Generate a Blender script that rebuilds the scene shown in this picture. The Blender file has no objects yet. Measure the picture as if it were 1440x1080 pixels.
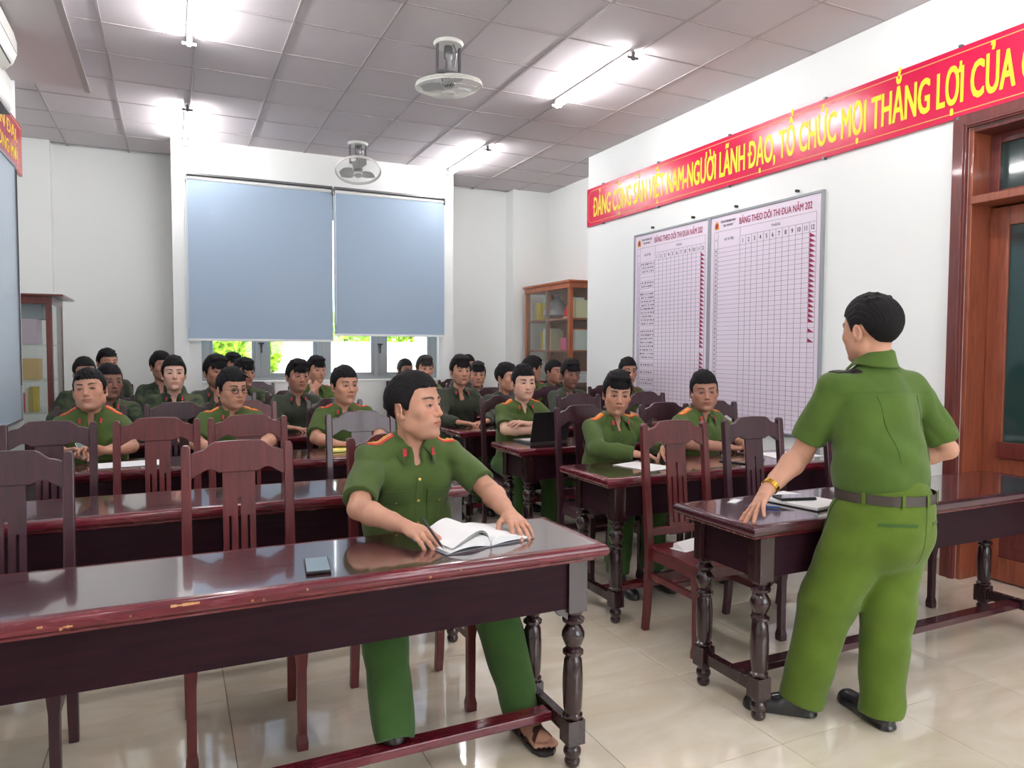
import bpy, bmesh, math, random
import numpy as np
from mathutils import Vector, Matrix, Euler
random.seed(7)
PI = math.pi
SC = bpy.context.scene
COL = SC.collection

# ------------------------------------------------------------------ camera, world, light, exposure
cam_d = bpy.data.cameras.new('camera')
cam_d.sensor_fit = 'HORIZONTAL'
cam_d.sensor_width = 36.0
cam_d.lens = 36.0 * 1013.0 / 1440.0
cam_d.clip_start = 0.05
cam = bpy.data.objects.new('camera', cam_d)
COL.objects.link(cam)
_Xc = Vector((0.9046, -0.4262, 0.0038)); _Yd = Vector((-0.0157, -0.0440, -0.9989)); _Zf = Vector((0.4259, 0.9036, -0.0465))
_r = Vector((0.9046, -0.4262, 0.0)) ; _f = Vector((0.4259, 0.9036, -0.0465)).normalized()
_r = Vector((0.9045, -0.4265, 0.0041)); _r = (_r - _f * _r.dot(_f)).normalized()
_u = _r.cross(_f)
M = Matrix((( _r.x, _u.x, -_f.x, 0), (_r.y, _u.y, -_f.y, 0), (_r.z, _u.z, -_f.z, 1.47), (0, 0, 0, 1)))
cam.matrix_world = M
SC.camera = cam
SC.view_settings.view_transform = 'Standard'
SC.view_settings.look = 'None'
SC.view_settings.gamma = 1.0
SC.view_settings.use_curve_mapping = False
SC.view_settings.exposure = 1.55

world = bpy.data.worlds.new('world')
SC.world = world
world.use_nodes = True
wn = world.node_tree.nodes; wl = world.node_tree.links
wn.clear()
_o = wn.new('ShaderNodeOutputWorld'); _b = wn.new('ShaderNodeBackground')
_b.inputs['Color'].default_value = (0.93, 0.97, 1.0, 1); _b.inputs['Strength'].default_value = 2.6
wl.new(_b.outputs[0], _o.inputs['Surface'])

TUBE_STRENGTH = 48.0

# ------------------------------------------------------------------ materials
MATS = {}
def mat(name, col, rough=0.5, metal=0.0, coat=0.0, coat_rough=0.05, spec=0.5, bump=None, var=None, emis=None, alpha=None, trans=0.0, sheen=0.0, coords='Object'):
    """col linear rgb; bump=(scale,strength[,dist]); var=(scale, amount[, stretch xyz]) brightness variation"""
    if name in MATS: return MATS[name]
    m = bpy.data.materials.new(name); m.use_nodes = True
    nt = m.node_tree; ns = nt.nodes; L = nt.links
    b = ns['Principled BSDF']
    b.inputs['Base Color'].default_value = (*col, 1); b.inputs['Roughness'].default_value = rough
    b.inputs['Metallic'].default_value = metal
    b.inputs['Coat Weight'].default_value = coat; b.inputs['Coat Roughness'].default_value = coat_rough
    b.inputs['Specular IOR Level'].default_value = spec
    b.inputs['Transmission Weight'].default_value = trans
    b.inputs['Sheen Weight'].default_value = sheen
    if alpha is not None: b.inputs['Alpha'].default_value = alpha
    if emis: b.inputs['Emission Color'].default_value = (*emis[0], 1); b.inputs['Emission Strength'].default_value = emis[1]
    if var or bump:
        if coords == 'World':
            tc = ns.new('ShaderNodeNewGeometry'); src = tc.outputs['Position']
        else:
            tc = ns.new('ShaderNodeTexCoord'); src = tc.outputs[coords]
    if var:
        mp = ns.new('ShaderNodeMapping'); L.new(src, mp.inputs['Vector'])
        if len(var) > 2: mp.inputs['Scale'].default_value = var[2]
        no = ns.new('ShaderNodeTexNoise'); no.inputs['Scale'].default_value = var[0]; no.inputs['Detail'].default_value = 5
        L.new(mp.outputs[0], no.inputs['Vector'])
        mr = ns.new('ShaderNodeMapRange'); mr.inputs['From Min'].default_value = 0.3; mr.inputs['From Max'].default_value = 0.7
        mr.inputs['To Min'].default_value = 1 - var[1]; mr.inputs['To Max'].default_value = 1 + var[1]
        L.new(no.outputs['Fac'], mr.inputs['Value'])
        vm = ns.new('ShaderNodeVectorMath'); vm.operation = 'SCALE'; vm.inputs[0].default_value = col
        L.new(mr.outputs[0], vm.inputs['Scale']); L.new(vm.outputs[0], b.inputs['Base Color'])
    if bump:
        n2 = ns.new('ShaderNodeTexNoise'); n2.inputs['Scale'].default_value = bump[0]; n2.inputs['Detail'].default_value = 4
        L.new(src, n2.inputs['Vector'])
        bp = ns.new('ShaderNodeBump'); bp.inputs['Strength'].default_value = bump[1]; bp.inputs['Distance'].default_value = bump[2] if len(bump) > 2 else 0.01
        L.new(n2.outputs['Fac'], bp.inputs['Height']); L.new(bp.outputs[0], b.inputs['Normal'])
    MATS[name] = m
    return m

def srgb(r, g, b):
    f = lambda c: (c / 255) / 12.92 if c / 255 <= 0.04045 else (((c / 255) + 0.055) / 1.055) ** 2.4
    return (f(r), f(g), f(b))

def wood_mat(name, c1, c2, rough, coat, stretch=(1, 9, 9), scale=5.0, cr=0.06):
    if name in MATS: return MATS[name]
    m = bpy.data.materials.new(name); m.use_nodes = True
    nt = m.node_tree; ns = nt.nodes; L = nt.links; b = ns['Principled BSDF']
    tc = ns.new('ShaderNodeTexCoord'); mp = ns.new('ShaderNodeMapping'); mp.inputs['Scale'].default_value = stretch
    L.new(tc.outputs['Object'], mp.inputs['Vector'])
    no = ns.new('ShaderNodeTexNoise'); no.inputs['Scale'].default_value = scale; no.inputs['Detail'].default_value = 7; no.inputs['Distortion'].default_value = 0.6
    L.new(mp.outputs[0], no.inputs['Vector'])
    rp = ns.new('ShaderNodeValToRGB'); rp.color_ramp.elements[0].position = 0.33; rp.color_ramp.elements[1].position = 0.68
    rp.color_ramp.elements[0].color = (*c1, 1); rp.color_ramp.elements[1].color = (*c2, 1)
    L.new(no.outputs['Fac'], rp.inputs['Fac']); L.new(rp.outputs['Color'], b.inputs['Base Color'])
    b.inputs['Roughness'].default_value = rough; b.inputs['Coat Weight'].default_value = coat; b.inputs['Coat Roughness'].default_value = cr
    rr = ns.new('ShaderNodeMapRange'); rr.inputs['To Min'].default_value = rough * 0.8; rr.inputs['To Max'].default_value = rough * 1.3
    L.new(no.outputs['Fac'], rr.inputs['Value']); L.new(rr.outputs[0], b.inputs['Roughness'])
    bp = ns.new('ShaderNodeBump'); bp.inputs['Strength'].default_value = 0.08; bp.inputs['Distance'].default_value = 0.003
    L.new(no.outputs['Fac'], bp.inputs['Height']); L.new(bp.outputs[0], b.inputs['Normal'])
    MATS[name] = m
    return m

def tile_mat():
    m = bpy.data.materials.new('polished_tile'); m.use_nodes = True
    nt = m.node_tree; ns = nt.nodes; L = nt.links; b = ns['Principled BSDF']
    g = ns.new('ShaderNodeNewGeometry'); oi = ns.new('ShaderNodeObjectInfo')
    no = ns.new('ShaderNodeTexNoise'); no.inputs['Scale'].default_value = 2.2; no.inputs['Detail'].default_value = 8; no.inputs['Distortion'].default_value = 1.4
    mp = ns.new('ShaderNodeMapping'); mp.inputs['Rotation'].default_value = (0, 0, 0.6); mp.inputs['Scale'].default_value = (1, 2.4, 1)
    L.new(g.outputs['Position'], mp.inputs['Vector']); L.new(mp.outputs[0], no.inputs['Vector'])
    rp = ns.new('ShaderNodeValToRGB'); rp.color_ramp.elements[0].position = 0.3; rp.color_ramp.elements[1].position = 0.72
    rp.color_ramp.elements[0].color = (*srgb(222, 209, 184), 1); rp.color_ramp.elements[1].color = (*srgb(240, 231, 214), 1)
    L.new(no.outputs['Fac'], rp.inputs['Fac'])
    hs = ns.new('ShaderNodeHueSaturation'); mr = ns.new('ShaderNodeMapRange'); mr.inputs['To Min'].default_value = 0.95; mr.inputs['To Max'].default_value = 1.04
    L.new(oi.outputs['Random'], mr.inputs['Value']); L.new(mr.outputs[0], hs.inputs['Value']); L.new(rp.outputs['Color'], hs.inputs['Color'])
    L.new(hs.outputs[0], b.inputs['Base Color'])
    b.inputs['Roughness'].default_value = 0.09; b.inputs['Specular IOR Level'].default_value = 0.7
    b.inputs['Coat Weight'].default_value = 0.9; b.inputs['Coat IOR'].default_value = 1.6; b.inputs['Coat Roughness'].default_value = 0.03
    MATS['tile'] = m
    return m

M_wall = mat('wall_paint', srgb(236, 239, 237), 0.75, bump=(60, 0.05, 0.002), coords='World')
M_white = mat('white_paint', srgb(232, 234, 232), 0.6)
M_ceil = mat('ceiling_board', srgb(206, 199, 202), 0.85, bump=(140, 0.15, 0.001), coords='World')
M_rail = mat('ceiling_rail', srgb(168, 160, 160), 0.5)
M_tile = tile_mat()
M_grout = mat('grout', srgb(110, 98, 80), 0.9)
M_skirt = mat('skirting', srgb(196, 188, 168), 0.3)
M_table = wood_mat('table_wood', srgb(46, 16, 26), srgb(66, 24, 36), 0.16, 1.0)
M_edge = wood_mat('table_edge_wood', srgb(84, 14, 30), srgb(108, 22, 38), 0.25, 0.45)
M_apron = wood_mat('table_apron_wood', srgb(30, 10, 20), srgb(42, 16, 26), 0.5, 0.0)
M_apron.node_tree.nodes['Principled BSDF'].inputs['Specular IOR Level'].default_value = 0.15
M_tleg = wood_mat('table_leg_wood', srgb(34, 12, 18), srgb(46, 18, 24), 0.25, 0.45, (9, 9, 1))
for _m, _c, _s in ((M_table, 1.9, 1.0), (M_edge, 1.5, .4)):
    _m.node_tree.nodes['Principled BSDF'].inputs['Coat IOR'].default_value = _c; _m.node_tree.nodes['Principled BSDF'].inputs['Specular IOR Level'].default_value = _s
M_chair = wood_mat('chair_wood', srgb(80, 24, 30), srgb(104, 34, 38), 0.36, 0.25, (9, 9, 1))
M_chair_d = wood_mat('dark_chair_wood', srgb(50, 22, 34), srgb(66, 30, 42), 0.36, 0.25, (9, 9, 1))
M_door = wood_mat('door_wood', srgb(122, 62, 42), srgb(150, 80, 56), 0.35, 0.4, (9, 9, 1), 4.0)
M_door_d = wood_mat('door_wood_dark', srgb(88, 40, 38), srgb(112, 52, 46), 0.35, 0.4, (9, 9, 1), 4.0)
M_case = wood_mat('bookcase_wood', srgb(146, 74, 38), srgb(176, 96, 54), 0.35, 0.3, (9, 9, 1), 4.0)
M_cab = wood_mat('cabinet_wood', srgb(86, 34, 30), srgb(112, 46, 40), 0.35, 0.4, (9, 9, 1), 4.0)
M_blind = mat('blind_fabric', srgb(160, 180, 200), 0.8, bump=(400, 0.1, 0.001))
M_alu = mat('aluminium', srgb(150, 155, 158), 0.45, 0.4)
M_dark = mat('dark_plastic', (0.012, 0.012, 0.014), 0.35)
M_metal = mat('grey_metal', srgb(120, 120, 122), 0.35, 0.8)
M_plastic = mat('white_plastic', srgb(226, 226, 220), 0.35)
M_tube = mat('tube_glow', (1, 1, 1), 0.4, emis=((1.0, 0.985, 1.0), TUBE_STRENGTH))
M_red = mat('banner_red', srgb(205, 18, 70), 0.22, coat=0.3, coat_rough=0.15)
M_yellow = mat('banner_yellow', srgb(246, 226, 40), 0.5)
M_paper = mat('paper', srgb(236, 236, 236), 0.7)
M_print = mat('print_black', srgb(40, 34, 44), 0.7)
M_magenta = mat('print_magenta', srgb(150, 20, 70), 0.6)
M_board = mat('board_sheet', srgb(228, 216, 230), 0.35)

# window glass: thin clear pane
def glass_mat(name, tint, rough=0.0, mix=0.9):
    m = bpy.data.materials.new(name); m.use_nodes = True
    nt = m.node_tree; ns = nt.nodes; L = nt.links; ns.remove(ns['Principled BSDF'])
    out = ns['Material Output']; t = ns.new('ShaderNodeBsdfTransparent'); t.inputs['Color'].default_value = (*tint, 1)
    gl = ns.new('ShaderNodeBsdfGlossy'); gl.inputs['Roughness'].default_value = rough
    mx = ns.new('ShaderNodeMixShader'); fr = ns.new('ShaderNodeLayerWeight'); fr.inputs['Blend'].default_value = 0.5
    pw = ns.new('ShaderNodeMath'); pw.operation = 'POWER'; pw.inputs[1].default_value = 4.0; L.new(fr.outputs['Facing'], pw.inputs[0])
    ma = ns.new('ShaderNodeMath'); ma.operation = 'MULTIPLY_ADD'; ma.inputs[1].default_value = 0.5; ma.inputs[2].default_value = 0.04; L.new(pw.outputs[0], ma.inputs[0])
    L.new(ma.outputs[0], mx.inputs['Fac']); L.new(t.outputs[0], mx.inputs[1]); L.new(gl.outputs[0], mx.inputs[2]); L.new(mx.outputs[0], out.inputs['Surface'])
    MATS[name] = m
    return m
M_glass = glass_mat('clear_glass', (0.93, 0.96, 0.95))
M_dglass = mat('dark_door_glass', srgb(38, 62, 60), 0.06, spec=0.7)

# ------------------------------------------------------------------ mesh helpers
class MB:
    def __init__(self): self.v = []; self.f = []; self.m = []
    def add(self, vs, fs, mi=0):
        n = len(self.v); self.v += [tuple(p) for p in vs]; self.f += [tuple(i + n for i in f) for f in fs]; self.m += [mi] * len(fs); return self
    def box(self, x0, x1, y0, y1, z0, z1, mi=0):
        vs = [(x0,y0,z0),(x1,y0,z0),(x1,y1,z0),(x0,y1,z0),(x0,y0,z1),(x1,y0,z1),(x1,y1,z1),(x0,y1,z1)]
        return self.add(vs, [(0,3,2,1),(4,5,6,7),(0,1,5,4),(1,2,6,5),(2,3,7,6),(3,0,4,7)], mi)
    def prism(self, pts, a0, a1, axis='y', mi=0):
        """pts 2-D outline (CCW seen from -axis); extruded from a0 to a1"""
        n = len(pts)
        def P(p, a):
            return (p[0], a, p[1]) if axis == 'y' else ((a, p[0], p[1]) if axis == 'x' else (p[0], p[1], a))
        vs = [P(p, a0) for p in pts] + [P(p, a1) for p in pts]
        fs = [tuple(range(n)), tuple(range(2*n-1, n-1, -1))] + [(i, i+n, (i+1) % n + n, (i+1) % n) for i in range(n)]
        return self.add(vs, fs, mi)
    def strip(self, top, bot, y0, y1, mi=0):
        """top/bot lists of (x,z) of equal length -> solid board between y0,y1 (for wavy rails)"""
        n = len(top); vs = []
        for (p, q) in zip(top, bot): vs += [(p[0], y0, p[1]), (q[0], y0, q[1]), (p[0], y1, p[1]), (q[0], y1, q[1])]
        fs = []
        for i in range(n-1):
            a = 4*i; b = a+4
            fs += [(a, a+1, b+1, b), (a+2, b+2, b+3, a+3), (a, b, b+2, a+2), (a+1, a+3, b+3, b+1)]
        fs += [(0, 2, 3, 1), (4*n-4, 4*n-3, 4*n-1, 4*n-2)]
        return self.add(vs, fs, mi)
    def lathe(self, prof, cx=0, cy=0, n=16, mi=0, axis='z'):
        vs = []; fs = []
        for (r, z) in prof:
            for k in range(n):
                a = 2*PI*k/n
                vs.append((cx + r*math.cos(a), cy + r*math.sin(a), z))
        for i in range(len(prof)-1):
            for k in range(n):
                fs.append((i*n+k, i*n+(k+1) % n, (i+1)*n+(k+1) % n, (i+1)*n+k))
        fs.append(tuple(range(n-1, -1, -1))); fs.append(tuple((len(prof)-1)*n+k for k in range(n)))
        return self.add(vs, fs, mi)
    def tube(self, pts, r, n=8, mi=0, closed=False):
        pts = [Vector(p) for p in pts]; N = len(pts); vs = []; fs = []
        rs = r if isinstance(r, (list, tuple)) else [r]*N
        up = Vector((0, 0, 1))
        for i, p in enumerate(pts):
            if closed: t = pts[(i+1) % N] - pts[(i-1) % N]
            else: t = pts[min(i+1, N-1)] - pts[max(i-1, 0)]
            t.normalize()
            a = t.cross(up)
            if a.length < 1e-3: a = t.cross(Vector((1, 0, 0)))
            a.normalize(); b = t.cross(a)
            for k in range(n):
                th = 2*PI*k/n; vs.append(p + (a*math.cos(th) + b*math.sin(th))*rs[i])
        segs = N if closed else N-1
        for i in range(segs):
            j = (i+1) % N
            for k in range(n): fs.append((i*n+k, i*n+(k+1) % n, j*n+(k+1) % n, j*n+k))
        if not closed: fs.append(tuple(range(n-1, -1, -1))); fs.append(tuple((N-1)*n+k for k in range(n)))
        return self.add(vs, fs, mi)
    def xf(self, fn): self.v = [tuple(fn(p)) for p in self.v]; return self
    def mesh(self, name, mats, smooth=False):
        me = bpy.data.meshes.new(name); me.from_pydata(self.v, [], self.f)
        if not isinstance(mats, (list, tuple)): mats = [mats]
        for q in mats: me.materials.append(q)
        if len(mats) > 1: me.polygons.foreach_set('material_index', self.m)
        me.validate(); me.update()
        bm = bmesh.new(); bm.from_mesh(me); bmesh.ops.recalc_face_normals(bm, faces=bm.faces); bm.to_mesh(me); bm.free()
        if smooth:
            me.polygons.foreach_set('use_smooth', [True]*len(me.polygons))
            try: me.set_sharp_from_angle(angle=math.radians(38))
            except Exception: pass
        return me

def link(name, me, parent=None, loc=(0,0,0), rot=(0,0,0), bevel=0, kind=None, label=None):
    o = bpy.data.objects.new(name, me); COL.objects.link(o)
    o.location = loc; o.rotation_euler = rot
    if parent is not None: o.parent = parent
    if bevel:
        md = o.modifiers.new('bevel', 'BEVEL'); md.width = bevel; md.segments = 2; md.limit_method = 'ANGLE'; md.angle_limit = math.radians(40)
    if kind: o['kind'] = kind
    if label: o['label'] = label
    return o
def obj(name, mb, m, parent=None, loc=(0,0,0), rot=(0,0,0), bevel=0, smooth=False, **k):
    return link(name, mb.mesh(name, m, smooth), parent, loc, rot, bevel, **k)
def empty(name, loc=(0,0,0), rz=0, scale=1):
    o = bpy.data.objects.new(name, None); COL.objects.link(o); o.location = loc; o.rotation_euler = (0, 0, rz); o.scale = (scale,)*3
    o.empty_display_size = 0.1
    return o
def tag(o, label, cat, group=None):
    o['label'] = label; o['category'] = cat
    if group: o['group'] = group
    return o
def dup(root, loc=None, rz=None, label=None, group=None, cat=None):
    r = root.copy(); COL.objects.link(r)
    if loc is not None: r.location = loc
    if rz is not None: r.rotation_euler = (0, 0, rz)
    if label: r['label'] = label
    if group: r['group'] = group
    for ch in list(root.children):
        c = ch.copy(); COL.objects.link(c); c.parent = r
        for g in list(ch.children):
            d = g.copy(); COL.objects.link(d); d.parent = c
    return r
def struct(name, mb, m, parent=None, **k):
    o = obj(name, mb, m, parent, **k); o['kind'] = 'structure'; return o
def text_mesh(s, size, extrude=0.0, offset=0.0, align='LEFT', xs=1.0):
    """flat lettering; bold weight comes from overlaid copies; the bar of the barred D is added as a small rectangle"""
    def raw(t):
        c = bpy.data.curves.new('lettering', 'FONT'); c.body = t; c.size = size; c.resolution_u = 3
        o = bpy.data.objects.new('lettering_tmp', c); COL.objects.link(o)
        dg = bpy.context.evaluated_depsgraph_get(); dg.update()
        me = bpy.data.meshes.new_from_object(o.evaluated_get(dg)); bpy.data.objects.remove(o); bpy.data.curves.remove(c)
        v = [tuple(q.co) for q in me.vertices]; f = [tuple(p.vertices) for p in me.polygons]; bpy.data.meshes.remove(me)
        return v, f
    HORN = {'Ờ': 'Ò', 'Ợ': 'Ọ', 'Ơ': 'O'}; src = s
    for a_, b_ in HORN.items(): s = s.replace(a_, b_)
    v0, f0 = raw(s.replace('Đ', 'D'))
    for k, chh in enumerate(src):
        if chh in HORN:
            x = max(p[0] for p in raw(s[:k].replace('Đ', 'D')+'O')[0])-.06*size; n = len(v0)
            v0 += [(x-.04*size, .60*size, 0), (x+.03*size, .585*size, 0), (x+.11*size, .68*size, 0), (x+.11*size, .78*size, 0), (x+.045*size, .78*size, 0), (x+.045*size, .70*size, 0)]; f0.append((n, n+1, n+2, n+3, n+4, n+5))
    if 'Đ' in s:
        wI = max(p[0] for p in raw('I')[0])
        for k, chh in enumerate(s):
            if chh == 'Đ':
                x = 0.0
                if k > 0: x = max(p[0] for p in raw(s[:k].replace('Đ', 'D')+'I')[0])-wI
                n = len(v0); v0 += [(x-.03*size, .33*size, 0), (x+.30*size, .33*size, 0), (x+.30*size, .40*size, 0), (x-.03*size, .40*size, 0)]; f0.append((n, n+1, n+2, n+3))
    b = MB()
    sh = [(0, 0)] if not offset else [(dx*offset, dy*offset*.35) for dx in (-1, -.33, .33, 1) for dy in (-1, 1)]
    for k_, (dx, dy) in enumerate(sh): b.add([(p[0]+dx, p[1]+dy, k_*.00012) for p in v0], f0)
    me = bpy.data.meshes.new('lettering'); me.from_pydata(b.v, [], b.f); me.update()
    return me

# ------------------------------------------------------------------ room shell
XR, XRR, XL, XLL = 4.58, 5.09, -1.2, -1.55      # right wall, right recess, left wall, left recess
YB, YF, ZC = 9.78, -2.6, 3.80                    # back wall, wall behind the camera, ceiling
T = 0.61
# floor slab and tiles
fl = struct('floor', MB().box(XLL-0.2, XRR+0.2, YF-0.1, YB+0.1, -0.08, -0.006), M_grout)
tile_me = MB().box(-0.3085, 0.3085, -0.3085, 0.3085, -0.02, 0).mesh('floor_tile', M_tile)
FT = 0.62
for i in range(-6, 6):
    for j in range(-7, 13):
        x = 2.045 + FT*(i+0.5); y = 1.95 + FT*(j+0.5)
        if x - 0.31 > XRR+0.1 or x + 0.31 < XLL-0.1 or y + 0.31 < YF or y - 0.31 > YB: continue
        t = link('floor_tile', tile_me, fl, (x, y, 0)); t.rotation_euler = (random.uniform(-.0012, .0012), random.uniform(-.0012, .0012), 0)
# ceiling: slab above, boards hung in a rail grid
ce = struct('ceiling', MB().box(XLL-0.2, XRR+0.2, YF-0.1, YB+0.1, 3.83, 3.9), M_ceil)
board_me = MB().box(-0.300, 0.300, -0.300, 0.300, 0.002, 0.014).mesh('ceiling_tile', M_ceil)
xs = [-1.68 + 0.626*k for k in range(0, 12)]
ys = [5.40 + T*k for k in range(-13, 8)]
board_me = MB().box(-0.626/2+0.004, 0.626/2-0.004, -T/2+0.004, T/2-0.004, 0.002, 0.014).mesh('ceiling_tile', M_ceil)
for i in range(len(xs)-1):
    for j in range(len(ys)-1):
        link('ceiling_tile', board_me, ce, ((xs[i]+xs[i+1])/2, (ys[j]+ys[j+1])/2, ZC))
for x in xs: obj('ceiling_rail', MB().box(-0.009, 0.009, YF, YB, -0.004, 0.006), M_rail, ce, (x, 0, ZC))
for y in ys: obj('ceiling_rail', MB().box(XLL, XRR, -0.007, 0.007, -0.003, 0.006), M_rail, ce, (0, y, ZC))
# dropped panel on the left over the air conditioner
struct('trim_1', MB().box(XL-0.1, -0.63, 3.2, 7.44, 3.74, 3.802), M_ceil, bevel=0.004)
obj('trim_strip', MB().box(-0.66, -0.615, 3.2, 7.46, 3.728, 3.742), M_rail, bpy.data.objects['trim_1'])
# right wall with the doorway
DY0, DY1, DZ = 1.72, 2.95, 2.88
wr = MB().box(XR, XR+0.6, DY1, 7.57, 0, ZC+0.02).box(XR, XR+0.6, YF, DY0, 0, ZC+0.02).box(XR, XR+0.6, DY0, DY1, DZ, ZC+0.02)
struct('wall_right', wr, M_wall)
struct('wall_right_recess', MB().box(XRR, XRR+0.12, 7.57, YB+0.1, 0, ZC+0.02), M_wall)
struct('wall_left', MB().box(XL-0.35, XL, YF, 7.6, 0, ZC+0.02), M_wall)
struct('wall_left_recess', MB().box(XLL-0.12, XLL, 7.6, YB+0.1, 0, ZC+0.02), M_wall)
FW0, FW1, FZ0, FZ1 = 1.75, 4.45, 0.80, 3.15
struct('wall_front', MB().box(XLL-0.2, XRR+0.2, YF-0.12, YF, 0, FZ0).box(XLL-0.2, XRR+0.2, YF-0.12, YF, FZ1, ZC+0.02).box(XLL-0.2, FW0, YF-0.12, YF, FZ0, FZ1).box(FW1, XRR+0.2, YF-0.12, YF, FZ0, FZ1), M_wall)
w2 = empty('added_fill_window', (0, YF-0.08, 0)); w2['kind'] = 'structure'  # window added in the unseen front wall to let in fill daylight
for _k in range(5):
    _x = FW0+(FW1-FW0)*_k/4
    obj('mullion', MB().box(_x-0.03, _x+0.03, 0, 0.05, FZ0, FZ1), M_alu, w2)
for _z in (FZ0, FZ1-0.05): obj('window_frame', MB().box(FW0, FW1, 0, 0.05, _z, _z+0.05), M_alu, w2)
# back wall with window opening, and the boxed-out bay in front of it
WX0, WX1, WZ0, WZ1 = 0.30, 3.13, 1.10, 3.15
BX0, BX1, BY = 0.02, 3.33, 8.88
for nm, x0, x1, y0, y1 in (('wall_back', XLL-0.1, BX0, YB, YB+0.12), ('wall_back', BX1, XRR+0.1, YB, YB+0.12)):
    struct(nm, MB().box(x0, x1, y0, y1, 0, ZC+0.02), M_wall)
bay = MB()
bay.box(BX0, WX0, BY, YB+0.12, 0, ZC+0.02).box(WX1, BX1, BY, YB+0.12, 0, ZC+0.02).box(WX0, WX1, BY, YB+0.12, WZ1, ZC+0.02).box(WX0, WX1, BY, 9.18, 0, WZ0)
struct('wall_window_bay', bay, M_wall)
struct('trim_2', MB().box(XLL, -1.21, 9.6, YB, 0, ZC), M_wall)
struct('trim_3', MB().box(4.5, XRR, 9.53, YB, 0, ZC), M_wall)
# skirting
for nm, b in (('baseboard_right', MB().box(XR-0.012, XR, 3.04, 7.57, 0, 0.11)), ('baseboard_right', MB().box(XR-0.012, XR, YF, 1.62, 0, 0.11)),
              ('baseboard_left', MB().box(XL, XL+0.012, YF, 7.6, 0, 0.11)), ('baseboard_back', MB().box(XLL, BX0, YB-0.012, YB, 0, 0.11)),
              ('baseboard_back', MB().box(BX1, 4.5, YB-0.012, YB, 0, 0.11)), ('baseboard_back', MB().box(BX0, BX1, BY-0.012, BY, 0, 0.11))):
    struct(nm, b, M_skirt)

# ------------------------------------------------------------------ window
win = empty('window_1', (0, 0, 0)); win['kind'] = 'structure'
wy = 8.97
obj('window_frame', MB().box(WX0, WX0+0.09, wy, wy+0.07, WZ0, WZ1).box(WX1-0.09, WX1, wy, wy+0.07, WZ0, WZ1).box(WX0+0.09, WX1-0.09, wy, wy+0.07, WZ0, WZ0+0.05).box(WX0+0.09, WX1-0.09, wy, wy+0.07, WZ1-0.06, WZ1), M_alu, win, bevel=0.003)
mull = [(0.80, 0.10), (1.70, 0.14), (2.34, 0.13)]
mull = [(0.95, 0.14), (1.66, 0.15), (2.37, 0.14)]
for (x, w) in mull:
    obj('mullion', MB().box(x-w/2, x+w/2, wy-0.005, wy+0.075, WZ0+0.05, WZ1-0.06).box(x-0.008, x+0.008, wy-0.012, wy-0.004, WZ0+0.05, WZ1-0.06), M_alu, win, bevel=0.003)
xe = [WX0+0.09] + [e for (x, w) in mull for e in (x-w/2, x+w/2)] + [WX1-0.09]
for k in range(4):
    x0, x1 = xe[2*k], xe[2*k+1]
    s = obj('sash', MB().box(x0, x0+0.035, wy+0.01, wy+0.05, WZ0+0.05, WZ1-0.06).box(x1-0.035, x1, wy+0.01, wy+0.05, WZ0+0.05, WZ1-0.06).box(x0+0.035, x1-0.035, wy+0.01, wy+0.05, WZ0+0.05, WZ0+0.09).box(x0+0.035, x1-0.035, wy+0.01, wy+0.05, WZ1-0.1, WZ1-0.06), M_alu, win, bevel=0.002)
    obj('pane', MB().box(x0+0.036, x1-0.036, wy+0.028, wy+0.033, WZ0+0.091, WZ1-0.101), M_glass, s)
for x in (0.95, 2.37):
    obj('latch', MB().box(x-0.012, x+0.012, wy-0.05, wy-0.012, 1.50, 1.54).box(x-0.035, x+0.03, wy-0.055, wy-0.04, 1.53, 1.55).box(x-0.008, x+0.008, wy-0.055, wy-0.04, 1.43, 1.54), M_dark, win)
obj('window_sill', MB().box(WX0-0.0, WX1+0.0, BY-0.01, wy, WZ0-0.02, WZ0+0.004), M_white, win, bevel=0.003)

# roller blinds hanging in front of the bay
def blind(x0, x1, zb, label, chain_x):
    r = empty('roller_blind', ((x0+x1)/2, 8.83, zb)); hw = (x1-x0)/2; H = 3.36 - zb
    g = MB()
    n = 10
    for i in range(n):   # very slight vertical waviness
        pass
    obj('blind_cloth', MB().box(-hw, hw, -0.0015, 0.0015, 0, H), M_blind, r)
    obj('hem_bar', MB().box(-hw, hw, -0.008, 0.008, -0.022, 0.004), M_white, r, bevel=0.003)
    obj('roller_tube', MB().tube([(-hw, 0.012, H+0.01), (hw, 0.012, H+0.01)], 0.026, 14), M_white, r, smooth=True)
    obj('head_rail', MB().box(-hw, hw, -0.035, 0.045, H+0.036, H+0.062), M_metal, r, bevel=0.004)
    for s in (-1, 1): obj('bracket', MB().box(s*hw-0.008, s*hw+0.008, -0.035, 0.05, H-0.03, H+0.04), M_metal, r, bevel=0.002)
    obj('pull_chain', MB().tube([(chain_x-(x0+x1)/2, -0.04, H), (chain_x-(x0+x1)/2, -0.04, 0.12)], 0.004, 6).tube([(chain_x-(x0+x1)/2+0.02, -0.04, H), (chain_x-(x0+x1)/2+0.02, -0.04, 0.12)], 0.004, 6), M_white, r)
    return tag(r, label, 'blind', None)
blind(0.165, 1.765, 1.585, 'left grey-blue roller blind, hanging slightly lower over the window', 0.15)
blind(1.785, 3.19, 1.66, 'right grey-blue roller blind, ending slightly higher over the window', 1.775)

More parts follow.
